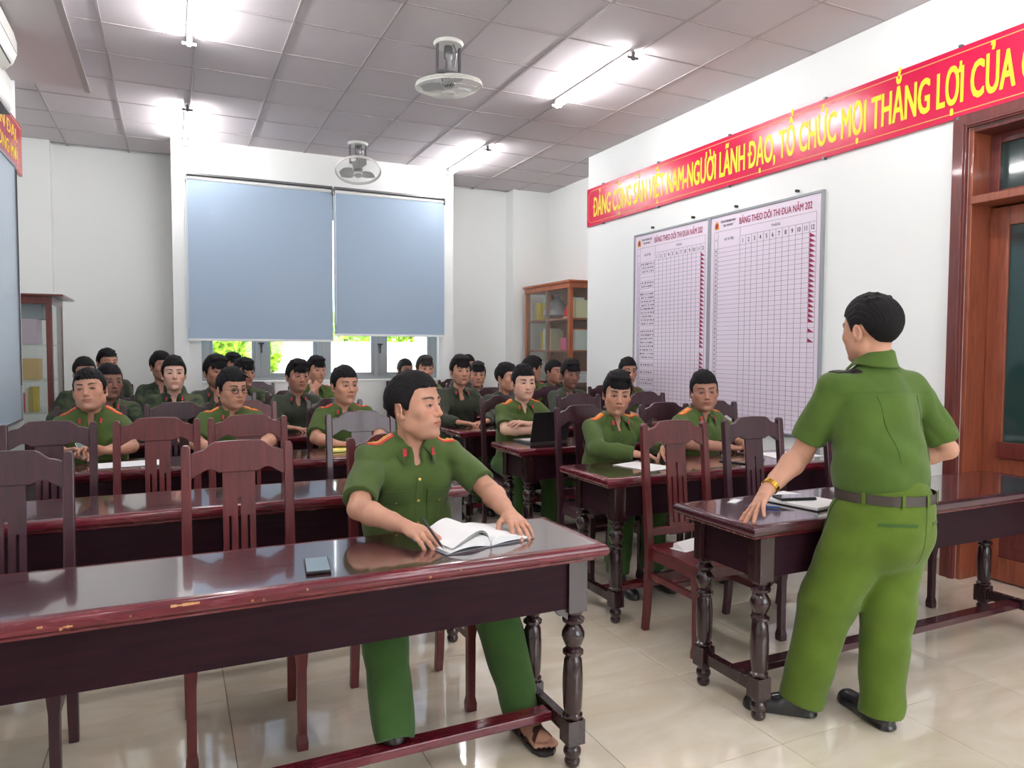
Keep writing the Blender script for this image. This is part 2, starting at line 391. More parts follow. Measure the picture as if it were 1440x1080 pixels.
# ------------------------------------------------------------------ outside
gnd = obj('ground', MB().box(-30, 45, 9.95, 70, -1.2, -1.0), mat('pale_concrete', srgb(205, 205, 196), 0.8, var=(0.6, 0.1))); gnd['kind'] = 'structure'
M_leaf = mat('leaf', srgb(150, 190, 40), 0.6, var=(0.9, 0.35)); M_trunk = mat('bark', srgb(92, 74, 56), 0.9)
def tree(x, y, z0, h, r, label, dens, seed):
    rnd = random.Random(seed); t = empty('tree', (x, y, z0))
    obj('trunk', MB().tube([(0, 0, 0), (0.1, 0, h*0.3), (0, 0.1, h*0.6), (0.1, 0, h*0.85)], [0.16, 0.13, 0.1, 0.04], 8), M_trunk, t, smooth=True)
    b = MB()
    for i in range(dens):
        d = Vector((rnd.gauss(0, 1), rnd.gauss(0, 1), rnd.gauss(0, 1))).normalized() * r * rnd.uniform(0.35, 1) ** 0.6
        c = Vector((d.x, d.y, h*0.62 + d.z*h*0.42/r)); s = rnd.uniform(0.09, 0.16)
        a = Vector((rnd.gauss(0, 1), rnd.gauss(0, 1), rnd.gauss(0, .6))).normalized(); q = a.orthogonal().normalized()
        b.add([c-a*s, c+q*s*.45, c+a*s, c-q*s*.45], [(0, 1, 2, 3)])
    f = obj('foliage', b, M_leaf, t); f['kind'] = 'stuff'
    return tag(t, label, 'tree')
tree(1.35, 24.5, -1.0, 6.5, 1.45, 'yellow-green leafy tree outside, filling the leftmost window pane', 9000, 1)
tree(3.25, 28.5, -1.0, 6.0, 0.62, 'slimmer yellow-green tree outside, just right of the leftmost tree', 3500, 2)
hedge = MB(); rnd = random.Random(5)
for i in range(7000):
    c = Vector((rnd.uniform(5, 15.5), rnd.uniform(25.6, 26.8), rnd.uniform(1.75, 2.8) )); s = rnd.uniform(0.07, 0.14)
    a = Vector((rnd.gauss(0, 1), rnd.gauss(0, 1), rnd.gauss(0, .6))).normalized(); q = a.orthogonal().normalized()
    hedge.add([c-a*s, c+q*s*.5, c+a*s, c-q*s*.5], [(0, 1, 2, 3)])
ho = empty('hedge', (0, 0, 0)); hf_ = obj('foliage', hedge, M_leaf, ho); hf_['kind'] = 'stuff'
for _k in range(8): obj('stem', MB().tube([(5.6+_k*1.25, 26.2, -1.0), (5.7+_k*1.25, 26.25, 1.0), (5.6+_k*1.25, 26.2, 2.3)], 0.05, 6), M_trunk, ho)
tag(ho, 'band of yellow-green foliage above the pale wall outside the right panes', 'hedge')
gw = empty('boundary_wall', (10, 25.2, -1.0))
obj('wall_panel', MB().box(-5.4, 6, 0, 0.2, 0, 2.75), mat('outside_wall', srgb(250, 250, 246), 0.8), gw)
obj('gate', MB().box(-3.2, -2.9, -0.05, 0.0, 0, 1.6).box(-1.6, -1.3, -0.05, 0, 0, 1.6).box(-2.9, -1.6, -0.05, 0, 1.5, 1.6), mat('yellow_paint', srgb(235, 226, 140), 0.7), gw)
tag(gw, 'sunlit white boundary wall with a pale yellow gate frame outside the window', 'wall')

# ------------------------------------------------------------------ door in the right wall
dr = empty('door_1', (XR, 0, 0)); dr['kind'] = 'structure'
def cas(nm, b, m=M_door_d, **k): return obj(nm, b, m, dr, bevel=0.004, **k)
cas('door_casing', MB().box(-0.03, 0.0, DY1, DY1+0.09, 0, DZ+0.09).box(-0.04, -0.028, DY1+0.012, DY1+0.03, 0, DZ+0.03))
cas('door_casing', MB().box(-0.03, 0.0, DY0-0.09, DY0, 0, DZ+0.09))
cas('door_casing', MB().box(-0.03, 0.0, DY0, DY1, DZ, DZ+0.09).box(-0.04, -0.028, DY0, DY1, DZ+0.01, DZ+0.03))
cas('door_jamb', MB().box(0, 0.27, DY1-0.03, DY1, 0, DZ), M_door)
cas('door_jamb', MB().box(0, 0.27, DY0, DY0+0.03, 0, DZ), M_door)
cas('door_jamb', MB().box(0, 0.27, DY0+0.03, DY1-0.03, DZ-0.03, DZ), M_door_d)
cas('transom_bar', MB().box(-0.02, 0.22, DY0+0.03, DY1-0.03, 2.40, 2.45), M_door)
tf = cas('transom_frame', MB().box(0.17, 0.21, DY1-0.09, DY1-0.03, 2.45, DZ-0.03).box(0.17, 0.21, DY0+0.03, DY0+0.09, 2.45, DZ-0.03).box(0.17, 0.21, DY0+0.09, DY1-0.09, DZ-0.09, DZ-0.03).box(0.17, 0.21, DY0+0.09, DY1-0.09, 2.45, 2.50), M_door_d)
obj('pane', MB().box(0.187, 0.193, DY0+0.09, DY1-0.09, 2.50, DZ-0.09), M_dglass, tf)
leafd = cas('door_leaf', MB().box(0.185, 0.225, DY1-0.15, DY1-0.031, 0.01, 2.39).box(0.185, 0.225, DY0+0.031, DY0+0.15, 0.01, 2.39).box(0.185, 0.225, DY0+0.15, DY1-0.15, 2.27, 2.39).box(0.185, 0.225, DY0+0.15, DY1-0.15, 0.70, 0.90).box(0.185, 0.225, DY0+0.15, DY1-0.15, 0.01, 0.16), M_door)
obj('pane', MB().box(0.203, 0.209, DY0+0.15, DY1-0.15, 0.90, 2.27), M_dglass, leafd)
obj('lower_panel', MB().box(0.20, 0.212, DY0+0.15, DY1-0.15, 0.16, 0.70).box(0.192, 0.2, DY0+0.22, DY1-0.22, 0.23, 0.63), M_door_d, leafd, bevel=0.006)
obj('lock_rail', MB().box(0.165, 0.186, DY0+0.10, DY1-0.13, 0.80, 0.905), M_cab, leafd, bevel=0.004)
cas('door_stop', MB().box(0.24, 0.27, DY0+0.03, DY1-0.03, 0, DZ-0.03), mat('dark_behind_door', srgb(24, 30, 30), 0.9))  # plain dark sheet filling the whole opening behind the door leaf

# ------------------------------------------------------------------ lights and fans on the ceiling
def tube_light(x, y, label):
    r = empty('tube_light', (x, y, ZC)); L2 = 0.61
    obj('batten', MB().box(-0.018, 0.018, -L2, L2, -0.045, -0.004), M_plastic, r, bevel=0.003)
    for s in (-1, 1):
        obj('lamp_holder', MB().box(-0.014, 0.014, s*L2-0.012, s*L2+0.012, -0.085, -0.02).box(-0.05, 0.05, s*L2-0.008, s*L2+0.008, -0.075, -0.055), M_metal if s < 0 else M_plastic, r, bevel=0.002)
    obj('glowing_tube', MB().tube([(0, -L2+0.015, -0.072), (0, L2-0.015, -0.072)], 0.0145, 12), M_tube, r, smooth=True)
    return tag(r, label, 'ceiling light', 'fluorescent tube lights')
tube_light(0.15, 5.36, 'lit fluorescent tube nearest the air conditioner, at the top left')
tube_light(0.165, 8.2, 'lit fluorescent tube above the left end of the window blinds')
tube_light(3.26, 5.36, 'lit fluorescent tube nearest the red wall banner, right of the near fan')
tube_light(3.26, 8.2, 'lit fluorescent tube above the right end of the window blinds')
for x, a_ in ((0.15, 'left'), (3.26, 'right')):
    for y, b_ in ((2.5, 'over the first desks'), (-0.4, 'behind the viewer')): tube_light(x, y, 'lit fluorescent tube out of view on the %s, %s' % (a_, b_))

def fan(x, y, tilt, label):
    r = empty('ceiling_fan', (x, y, ZC))
    obj('mounting_plate', MB().lathe([(0.0, -0.002), (0.11, -0.002), (0.115, -0.012), (0.105, -0.03), (0.05, -0.032)], n=28), M_plastic, r, smooth=True)
    obj('yoke', MB().box(-0.095, -0.082, -0.02, 0.02, -0.22, -0.03).box(0.082, 0.095, -0.02, 0.02, -0.22, -0.03).box(-0.095, 0.095, -0.02, 0.02, -0.235, -0.215), M_metal, r, bevel=0.003)
    obj('swivel_motor', MB().lathe([(0.03, -0.03), (0.034, -0.06), (0.034, -0.12), (0.022, -0.14), (0.02, -0.235)], n=16).tube([(0.02, -0.05, -0.03), (0.04, -0.07, -0.1), (0.03, -0.04, -0.2)], 0.006, 6), M_metal, r, smooth=True)
    h = empty('fan_head', (0, 0, -0.235)); h.parent = r; h.rotation_euler = tilt
    obj('motor', MB().lathe([(0.02, 0.01), (0.045, 0.0), (0.055, -0.03), (0.05, -0.08), (0.03, -0.1)], n=18), M_metal, h, smooth=True)
    g = MB()
    for rr, zz in ((0.25, -0.085), (0.247, -0.073), (0.253, -0.097)): g.tube([(rr*math.cos(a), rr*math.sin(a), zz) for a in [2*PI*k/40 for k in range(40)]], 0.005, 6, closed=True)
    for k in range(60):
        a = 2*PI*k/60
        for sg, zc in ((1, -0.035), (-1, -0.145)):
            g.tube([(0.05*math.cos(a), 0.05*math.sin(a), zc), (0.15*math.cos(a+.1), 0.15*math.sin(a+.1), zc), (0.22*math.cos(a+.2), 0.22*math.sin(a+.2), (zc-0.085)/2+(-0.0)), (0.25*math.cos(a+.22), 0.25*math.sin(a+.22), -0.085)], 0.0012, 4)
    g.v = [(p[0], p[1], p[2]) for p in g.v]
    obj('wire_guard', g, M_plastic, h)
    for k in range(3):
        b = MB(); pts = []
        for i in range(7):
            t = i/6; rr = 0.05+0.165*t; w = 0.03+0.05*math.sin(PI*min(1, t*0.9+.1))
            pts.append((rr, w))
        vs = []
        for (rr, w) in pts: vs += [(rr, -w, -0.095), (rr, w, -0.07), (rr, w, -0.073), (rr, -w, -0.098)]
        fs = []
        for i in range(6):
            a = 4*i
            for q in range(4): fs.append((a+q, a+(q+1) % 4, a+4+(q+1) % 4, a+4+q))
        fs += [(0, 1, 2, 3), (24, 27, 26, 25)]
        b.add(vs, fs)
        obj('fan_blade', b, mat('clear_grey_blade', srgb(170, 172, 172), 0.3), h, rot=(0, 0, 2*PI*k/3+.4), smooth=True)
    obj('hub_cap', MB().lathe([(0.0, -0.152), (0.045, -0.15), (0.05, -0.14), (0.05, -0.13)], n=20), M_plastic, h, smooth=True)
    return tag(r, label, 'ceiling fan', 'caged ceiling fans')
fan(1.93, 5.25, (math.radians(3), math.radians(-4), 0), 'near white caged ceiling fan with a nearly level wire cage')
fan(1.93, 8.2, (math.radians(-22), math.radians(4), 0), 'far white caged ceiling fan tilted toward the room, above the blinds')

# ------------------------------------------------------------------ wall banner (right)
bn = empty('banner', (XR, 0, 2.96))
BY0, BY1 = 1.2, 7.56
obj('banner_panel', MB().box(-0.025, -0.003, BY0, BY1, 0, 0.445), M_red, bn, bevel=0.002)
M_edgeline = mat('banner_gold_line', srgb(230, 170, 90), 0.5)
ln = MB()
for z in (0.035, 0.405): ln.box(-0.0262, -0.0252, BY0, BY1-0.10, z, z+0.006)
ln.box(-0.0262, -0.0252, BY1-0.04, BY1-0.034, 0.09, 0.35)
for sg, zc in ((1, 0.405), (-1, 0.041)):
    pts = []
    for k in range(7):
        a = k/6*PI/2; pts.append((-0.0257, BY1-0.10+0.063*math.sin(a), zc - sg*0.0 - sg*0.055*(1-math.cos(a))))
    ln.tube(pts, 0.003, 4)
obj('border_line', ln, M_edgeline, bn)
def wall_text(s, parent, m, y_left, y_right, z0, capH, xoff, offset=0.0, nm='lettering', aspect=None):
    """text running towards -Y on a wall facing -X (reads left to right from inside the room)"""
    me = text_mesh(s, 1.0, 0, offset)
    X = [v.co.x for v in me.vertices]; 
    ref = text_mesh('H', 1.0, 0, offset); Hh = max(v.co.y for v in ref.vertices); bpy.data.meshes.remove(ref)
    x0, x1 = min(X), max(X); sz = capH/Hh; sx = (y_left-y_right)/(x1-x0)
    if aspect:
        sx = sz*aspect; y_left = (y_left+y_right)/2+(x1-x0)*sx/2
    for v in me.vertices:
        x, z, q_ = v.co.x, v.co.y, v.co.z
        v.co = (xoff-q_, y_left - (x-x0)*sx, z0 + z*sz)
    me.materials.append(m); me.update()
    o = link(nm, me, parent); return o
wall_text('ĐẢNG CỘNG SẢN VIỆT NAM-NGƯỜI LÃNH ĐẠO, TỔ CHỨC MỌI THẮNG LỢI CỦA C', bn, M_yellow, 7.42, 2.55, 0.10, 0.225, -0.0262, 0.034)
for k in range(6):
    for zz in (0.44, -0.012): obj('clip', MB().box(-0.032, -0.002, 7.2-k*1.05, 7.22-k*1.05, zz, zz+0.018), M_metal, bn)
tag(bn, 'long red banner with yellow capital letters high on the right wall', 'banner')

# left banner
bl = empty('banner', (XL, 0, 2.98))
obj('banner_panel', MB().box(0.003, 0.03, 4.9, 7.66, 0, 0.43), M_red, bl, bevel=0.002)
def wall_text_l(s, parent, m, y_right, width, z0, capH, xoff, offset):
    me = text_mesh(s, 1.0, 0, offset); X = [v.co.x for v in me.vertices]; Y = [v.co.y for v in me.vertices]
    x0, x1 = min(X), max(X); sx = width/(x1-x0); sz = capH/0.73
    for v in me.vertices:
        x, z, q_ = v.co.x, v.co.y, v.co.z; v.co = (xoff+q_, y_right - (x1-x)*sx, z0+z*sz)
    me.materials.append(m); me.update(); return link('lettering', me, parent)
wall_text_l('KIÊN ĐẠI.', bl, M_yellow, 7.45, 1.0, 0.24, 0.11, 0.0312, 0.02)
wall_text_l('H TRONG MỚI', bl, M_yellow, 7.45, 1.15, 0.07, 0.11, 0.0312, 0.02)
obj('border_line', MB().box(0.0305, 0.0315, 4.9, 7.6, 0.02, 0.028).box(0.0305, 0.0315, 4.9, 7.6, 0.40, 0.408).box(0.0305, 0.0315, 7.6, 7.608, 0.02, 0.408), M_edgeline, bl)
tag(bl, 'red banner with yellow lettering on the left wall below the air conditioner', 'banner')
# left white board
lb = empty('whiteboard', (XL, 0, 0.86))
obj('board_face', MB().box(0.004, 0.03, 4.2, 7.3, 0.02, 2.12), mat('blueish_board', srgb(188, 206, 220), 0.25), lb)
obj('frame', MB().box(0.002, 0.04, 7.3, 7.33, 0, 2.14).box(0.002, 0.04, 4.2, 7.3, 0, 0.02).box(0.002, 0.04, 4.2, 7.3, 2.12, 2.14), M_alu, lb, bevel=0.002)
obj('hanging_wire', MB().tube([(0.045, 7.28, 2.1), (0.045, 7.27, 0.3)], 0.004, 6), M_dark, lb)
tag(lb, 'pale blue whiteboard with an aluminium frame on the left wall', 'whiteboard')
# air conditioners
def aircon(y0, y1, z0, label):
    r = empty('air_conditioner', (XL, (y0+y1)/2, z0)); h = (y1-y0)/2
    prof = [(0.004, 0.0), (0.10, 0.0), (0.16, 0.02), (0.21, 0.07), (0.235, 0.14), (0.235, 0.22), (0.215, 0.30), (0.004, 0.30)]
    obj('casing', MB().prism([(p[0], p[1]) for p in prof], -h, h, 'y'), M_plastic, r, bevel=0.012, smooth=True)
    obj('air_outlet', MB().prism([(0.11, -0.003), (0.165, 0.016), (0.205, 0.058), (0.19, 0.06), (0.11, 0.004)], -h+0.06, h-0.06, 'y'), M_dark, r)
    obj('louvre', MB().prism([(0.12, -0.006), (0.20, 0.045), (0.203, 0.041), (0.123, -0.012)], -h+0.07, h-0.07, 'y'), M_plastic, r)
    obj('seam_line', MB().box(0.2335, 0.2365, -h+0.03, h-0.03, 0.138, 0.142), M_metal, r)
    return tag(r, label, 'air conditioner')
aircon(5.2, 6.25, 3.42, 'white wall air conditioner high on the left wall, near the ceiling')
sh_ = empty('screen_housing', (XL, 5.5, 3.10))
obj('casing', MB().prism([(0.035, 0.02), (0.20, 0.02), (0.215, 0.05), (0.215, 0.20), (0.18, 0.25), (0.035, 0.25)], -0.65, 0.63, 'y'), M_plastic, sh_, bevel=0.008, smooth=True)
obj('underside', MB().box(0.04, 0.205, -0.64, 0.62, -0.004, 0.02), M_dark, sh_, bevel=0.003)
obj('pull_bar', MB().box(0.09, 0.13, -0.60, 0.58, -0.03, -0.004), M_metal, sh_, bevel=0.004)
obj('wall_bracket', MB().box(0.0, 0.04, 0.50, 0.54, 0.08, 0.2).box(0.0, 0.04, -0.54, -0.50, 0.08, 0.2), M_metal, sh_)
tag(sh_, 'white projector screen housing with dark underside below the air conditioner', 'projector screen')

# ------------------------------------------------------------------ two score boards
def score_board(y_left, y_right, ztop, zbot, nrow0, names, tri, label):
    r = empty('score_board', (XR, 0, 0)); W = y_left-y_right
    obj('sheet', MB().box(-0.022, -0.004, y_right, y_left, zbot, ztop), M_board, r)
    fr = MB().box(-0.032, -0.002, y_left, y_left+0.02, zbot-0.02, ztop+0.02).box(-0.032, -0.002, y_right-0.02, y_right, zbot-0.02, ztop+0.02).box(-0.032, -0.002, y_right, y_left, ztop, ztop+0.02).box(-0.032, -0.002, y_right, y_left, zbot-0.02, zbot)
    obj('frame', fr, M_alu, r, bevel=0.002)
    for yy in (y_left-0.25*W, y_right+0.2*W): obj('nail', MB().tube([(-0.03, yy, ztop+0.06), (0.0, yy, ztop+0.06)], 0.012, 8), M_dark, r)
    U = lambda u: y_left - u*W      # 0..1 left to right
    g = MB(); X0, X1 = -0.0232, -0.0222; lw = 0.0020
    zt = ztop - 0.135; rows = 40; rh = (zt-0.155-zbot-0.03)/rows; z0 = zt-0.155
    def hl(u0, u1, z): g.box(X0, X1, U(u1), U(u0), z-lw/2, z+lw/2)
    def vl(u, za, zb): g.box(X0, X1, U(u)-lw/2, U(u)+lw/2, zb, za)
    zl = z0-rows*rh
    hl(0.035, 0.965, zt); hl(0.30, 0.965, zt-0.075)
    for k in range(rows+1): hl(0.035, 0.965, z0-k*rh)
    us = [0.30+0.665*k/12 for k in range(13)]
    vl(0.035, zt, zl); vl(0.075, zt, zl); vl(0.965, zt, zl); vl(0.30, zt, zl)
    for u in us[1:-1]: vl(u, zt-0.075, zl)
    gg = obj('printed_grid', g, mat('grid_ink', srgb(84, 74, 88), 0.7), r); gg['kind'] = 'stuff'
    for k in range(rows):
        if k in tri:
            za = z0-k*rh-0.003; zb = z0-(k+1)*rh+0.003; u0, u1 = us[11]+0.004, us[12]-0.006
            tr = MB().prism([(U(u0), za), (U(u0), zb), (U(u1), zb)], X0-0.0004, X1, 'x')
            obj('red_mark', tr, M_magenta, r)
    wall_text('BẢNG THEO DÕI THI ĐUA NĂM 202', r, M_magenta, U(0.29), U(0.93), ztop-0.105, 0.056, -0.0228, 0.030)
    wall_text('CÔNG AN TỈNH BÌNH THUẬN', r, M_print, U(0.10), U(0.25), ztop-0.062, 0.02, -0.0228, 0.02)
    wall_text('TRẠI TẠM GIAM', r, M_print, U(0.125), U(0.225), ztop-0.10, 0.02, -0.0228, 0.02)
    wall_text('THÁNG', r, M_print, U(0.59), U(0.67), zt-0.05, 0.022, -0.0228, 0.02)
    wall_text('HỌ VÀ TÊN', r, M_print, U(0.14), U(0.235), zt-0.09, 0.022, -0.0228, 0.02)
    wall_text('TT', r, M_print, U(0.045), U(0.065), zt-0.09, 0.02, -0.0228, 0.02)
    for k in range(12):
        s = str(k+1); w = 0.012*len(s); uc = (us[k]+us[k+1])/2
        wall_text(s, r, M_print, U(uc-w), U(uc+w), z0+0.02, 0.036, -0.0228, 0.03, nm='numeral', aspect=.8)
    for k in range(rows):
        s = str(nrow0+k); w = 0.006*len(s)
        wall_text(s, r, M_print, U(0.055-w), U(0.055+w), z0-(k+1)*rh+rh*0.25, rh*0.5, -0.0228, 0.03, nm='numeral', aspect=.9)
    # handwritten name strips
    rnd = random.Random(nrow0); nm = MB()
    for k in names:
        u = 0.085 + rnd.uniform(0, 0.02); zz = z0-(k+0.5)*rh
        while u < 0.285:
            w = rnd.uniform(0.006, 0.018); nm.box(X0, X1, U(u+w), U(u), zz-rh*rnd.uniform(.14, .22), zz+rh*rnd.uniform(.1, .24)); u += w+rnd.uniform(0.003, 0.02)
    if names: obj('handwriting', nm, mat('pen_grey', srgb(96, 84, 100), 0.7), r)['kind'] = 'stuff'
    # emblem badge
    em = obj('emblem', MB().prism([(U(0.035), ztop-0.115), (U(0.085), ztop-0.115), (U(0.078), ztop-0.06), (U(0.06), ztop-0.035), (U(0.042), ztop-0.06)][::-1], X0, X1, 'x'), mat('emblem_gold', srgb(226, 160, 50), 0.5), r)
    obj('emblem_centre', MB().prism([(U(0.06)+0.022*math.cos(a), ztop-0.082+0.026*math.sin(a)) for a in [2*PI*q/12 for q in range(12)]], X0-0.0005, X1, 'x'), mat('emblem_red', srgb(170, 50, 40), 0.5), em)
    return tag(r, label, 'notice board')
score_board(6.545, 5.37, 2.70, 0.80, 1, [k for k in range(37) if k not in (3, 4, 7, 17, 26, 28, 30, 33, 35)], set(range(34)) - {23, 31}, 'left white tracking board with a name column, grid and red marks on the right wall')
score_board(5.33, 4.07, 2.70, 0.80, 40, [], set(range(18)) | {19, 21}, 'right white tracking board with an empty name column, nearer the door')

# ------------------------------------------------------------------ school desks
def leg_prof(s=1.0):
    return [(0.020, 0.0), (0.026, 0.006), (0.029, 0.02), (0.024, 0.034), (0.032, 0.05), (0.032, 0.062), (0.025, 0.074), (0.03, 0.088)]
def make_leg(name='leg'):
    b = MB()
    b.lathe(leg_prof(), n=14)
    b.box(-0.033, 0.033, -0.033, 0.033, 0.088, 0.175)
    b.lathe([(0.030, 0.175), (0.036, 0.183), (0.036, 0.19), (0.029, 0.197), (0.033, 0.215), (0.036, 0.28), (0.036, 0.33), (0.032, 0.385), (0.024, 0.40), (0.037, 0.408), (0.037, 0.418), (0.024, 0.428),
             (0.032, 0.445), (0.041, 0.47), (0.040, 0.485), (0.030, 0.503), (0.023, 0.512), (0.038, 0.522), (0.040, 0.532), (0.025, 0.543), (0.034, 0.556), (0.034, 0.562)], n=16)
    b.box(-0.036, 0.036, -0.033, 0.033, 0.562, 0.765)
    # scalloped shoulder where the apron meets the leg
    return b
LEG_ME = make_leg().mesh('leg', M_tleg, True)
def desk(x0, y0, y1, label, wear=False, length=2.17, edge=M_edge):
    D = y1-y0; Lx = length
    r = empty('desk', (x0, y0, 0))
    # slab with a rounded lip, and a thinner lower moulding
    top = MB(); R = 0.022; prof = []
    for k in range(7):
        a = -PI/2 + PI*k/6; prof.append((R*math.cos(a)*0.7, 0.776+R*math.sin(a)))
    rings = []
    for (o, z) in prof:
        rings.append([(0.012-o, 0.012-o, z), (Lx-0.012+o, 0.012-o, z), (Lx-0.012+o, D-0.012+o, z), (0.012-o, D-0.012+o, z)])
    vs = [p for rg in rings for p in rg]; fs = []
    for i in range(len(rings)-1):
        for k in range(4): fs.append((4*i+k, 4*i+(k+1) % 4, 4*i+4+(k+1) % 4, 4*i+4+k))
    mi = [1]*len(fs)
    n = len(vs); fs.append((3, 2, 1, 0)); mi.append(1)
    q = 4*(len(rings)-1)
    # inner field (darker) and lip on top
    inn = [(0.03, 0.03, 0.798), (Lx-0.03, 0.03, 0.798), (Lx-0.03, D-0.03, 0.798), (0.03, D-0.03, 0.798)]
    vs += inn
    for k in range(4): fs.append((q+k, q+(k+1) % 4, n+(k+1) % 4, n+k)); mi.append(1)
    fs.append((n, n+1, n+2, n+3)); mi.append(0)
    top.v = vs; top.f = fs; top.m = mi
    obj('tabletop', top, [M_table, edge], r, smooth=True)
    obj('lower_moulding', MB().box(0.03, Lx-0.03, 0.03, D-0.03, 0.738, 0.7545), M_edge, r, bevel=0.006)
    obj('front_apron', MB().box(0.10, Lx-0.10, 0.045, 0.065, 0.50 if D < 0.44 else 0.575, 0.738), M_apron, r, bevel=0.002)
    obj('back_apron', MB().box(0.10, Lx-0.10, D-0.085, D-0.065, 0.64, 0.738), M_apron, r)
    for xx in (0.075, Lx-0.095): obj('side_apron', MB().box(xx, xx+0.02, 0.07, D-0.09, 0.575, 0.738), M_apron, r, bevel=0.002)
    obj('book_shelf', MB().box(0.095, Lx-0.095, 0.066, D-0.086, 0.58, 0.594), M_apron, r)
    lx0, lx1, ly0, ly1 = 0.10, Lx-0.10, 0.065, D-0.095
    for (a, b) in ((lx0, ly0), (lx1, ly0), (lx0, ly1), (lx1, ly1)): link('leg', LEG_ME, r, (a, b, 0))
    for a in (lx0, lx1): obj('side_rail', MB().box(a-0.018, a+0.018, ly0+0.03, ly1-0.03, 0.105, 0.155), M_tleg, r, bevel=0.003)
    ym = (ly0+ly1)/2 - 0.01
    obj('foot_rail', MB().box(lx0+0.018, lx1-0.018, ym-0.032, ym+0.032, 0.112, 0.145), edge, r, bevel=0.004)
    # scalloped corner blocks under the apron
    for (a, s) in ((lx0+0.033, 1), (lx1-0.033, -1)):
        pts = [(a, 0.576), (a+s*0.05, 0.576), (a+s*0.035, 0.556), (a+s*0.02, 0.552), (a, 0.535)]
        if s < 0: pts = pts[::-1]
        obj('corner_bracket', MB().prism(pts[::-1], 0.046, 0.064, 'y'), M_tleg, r)
    if wear:
        rnd = random.Random(3); ed = -0.0035
        for (cx_, w, zz) in ((0.5, 0.012, .777), (0.56, 0.02, .770), (0.545, 0.006, .766), (0.70, 0.004, .775), (0.83, 0.07, .786), (1.0, 0.006, .772), (1.03, 0.004, .77), (1.15, .005, .782), (1.52, .006, .77), (1.62, .004, .78)):
            ch = MB()
            for q in range(5):
                x = cx_ + w*(q/5-0.5); h = rnd.uniform(0.0015, 0.004)
                ch.box(x, x+w/5+0.001, ed-0.0006, ed+0.004, zz-h, zz+h)
            obj('worn_chip', ch, mat('bare_wood', srgb(206, 150, 104), 0.8), r)
    return tag(r, label, 'desk', None)
M_redge = wood_mat('dark_table_edge_wood', srgb(52, 16, 28), srgb(72, 24, 36), 0.22, 0.5)
DL0, DR0 = -0.81, 2.0
desk(DL0, 2.095, 2.57, 'front left lacquered desk with a chipped edge, under the open notebook', True)
desk(DL0, 3.30, 3.77, 'empty dark red desk in the second row on the left, behind two empty chairs')
desk(DL0, 4.50, 4.98, 'dark red desk in the third row on the left, before three green shirts')
desk(DL0, 5.72, 6.18, 'dark red desk in the fourth row on the left, before dark jackets')
desk(DL0, 6.82, 7.28, 'rearmost dark red desk on the left, near the window blinds')
desk(DR0, 2.065, 2.555, 'front right dark desk that the standing man leans his hand on', edge=M_redge)
desk(DR0+0.05, 3.17, 3.68, 'dark red desk in the second row on the right, two men writing at it')
desk(DR0+0.12, 4.37, 4.85, 'dark red desk in the third row on the right with the open laptop on it')
desk(DR0+0.13, 5.52, 5.98, 'dark red desk in the fourth row on the right, under the thick-fringed young man')
desk(DR0+0.13, 6.70, 7.17, 'rearmost dark red desk on the right, in front of the bookcase')

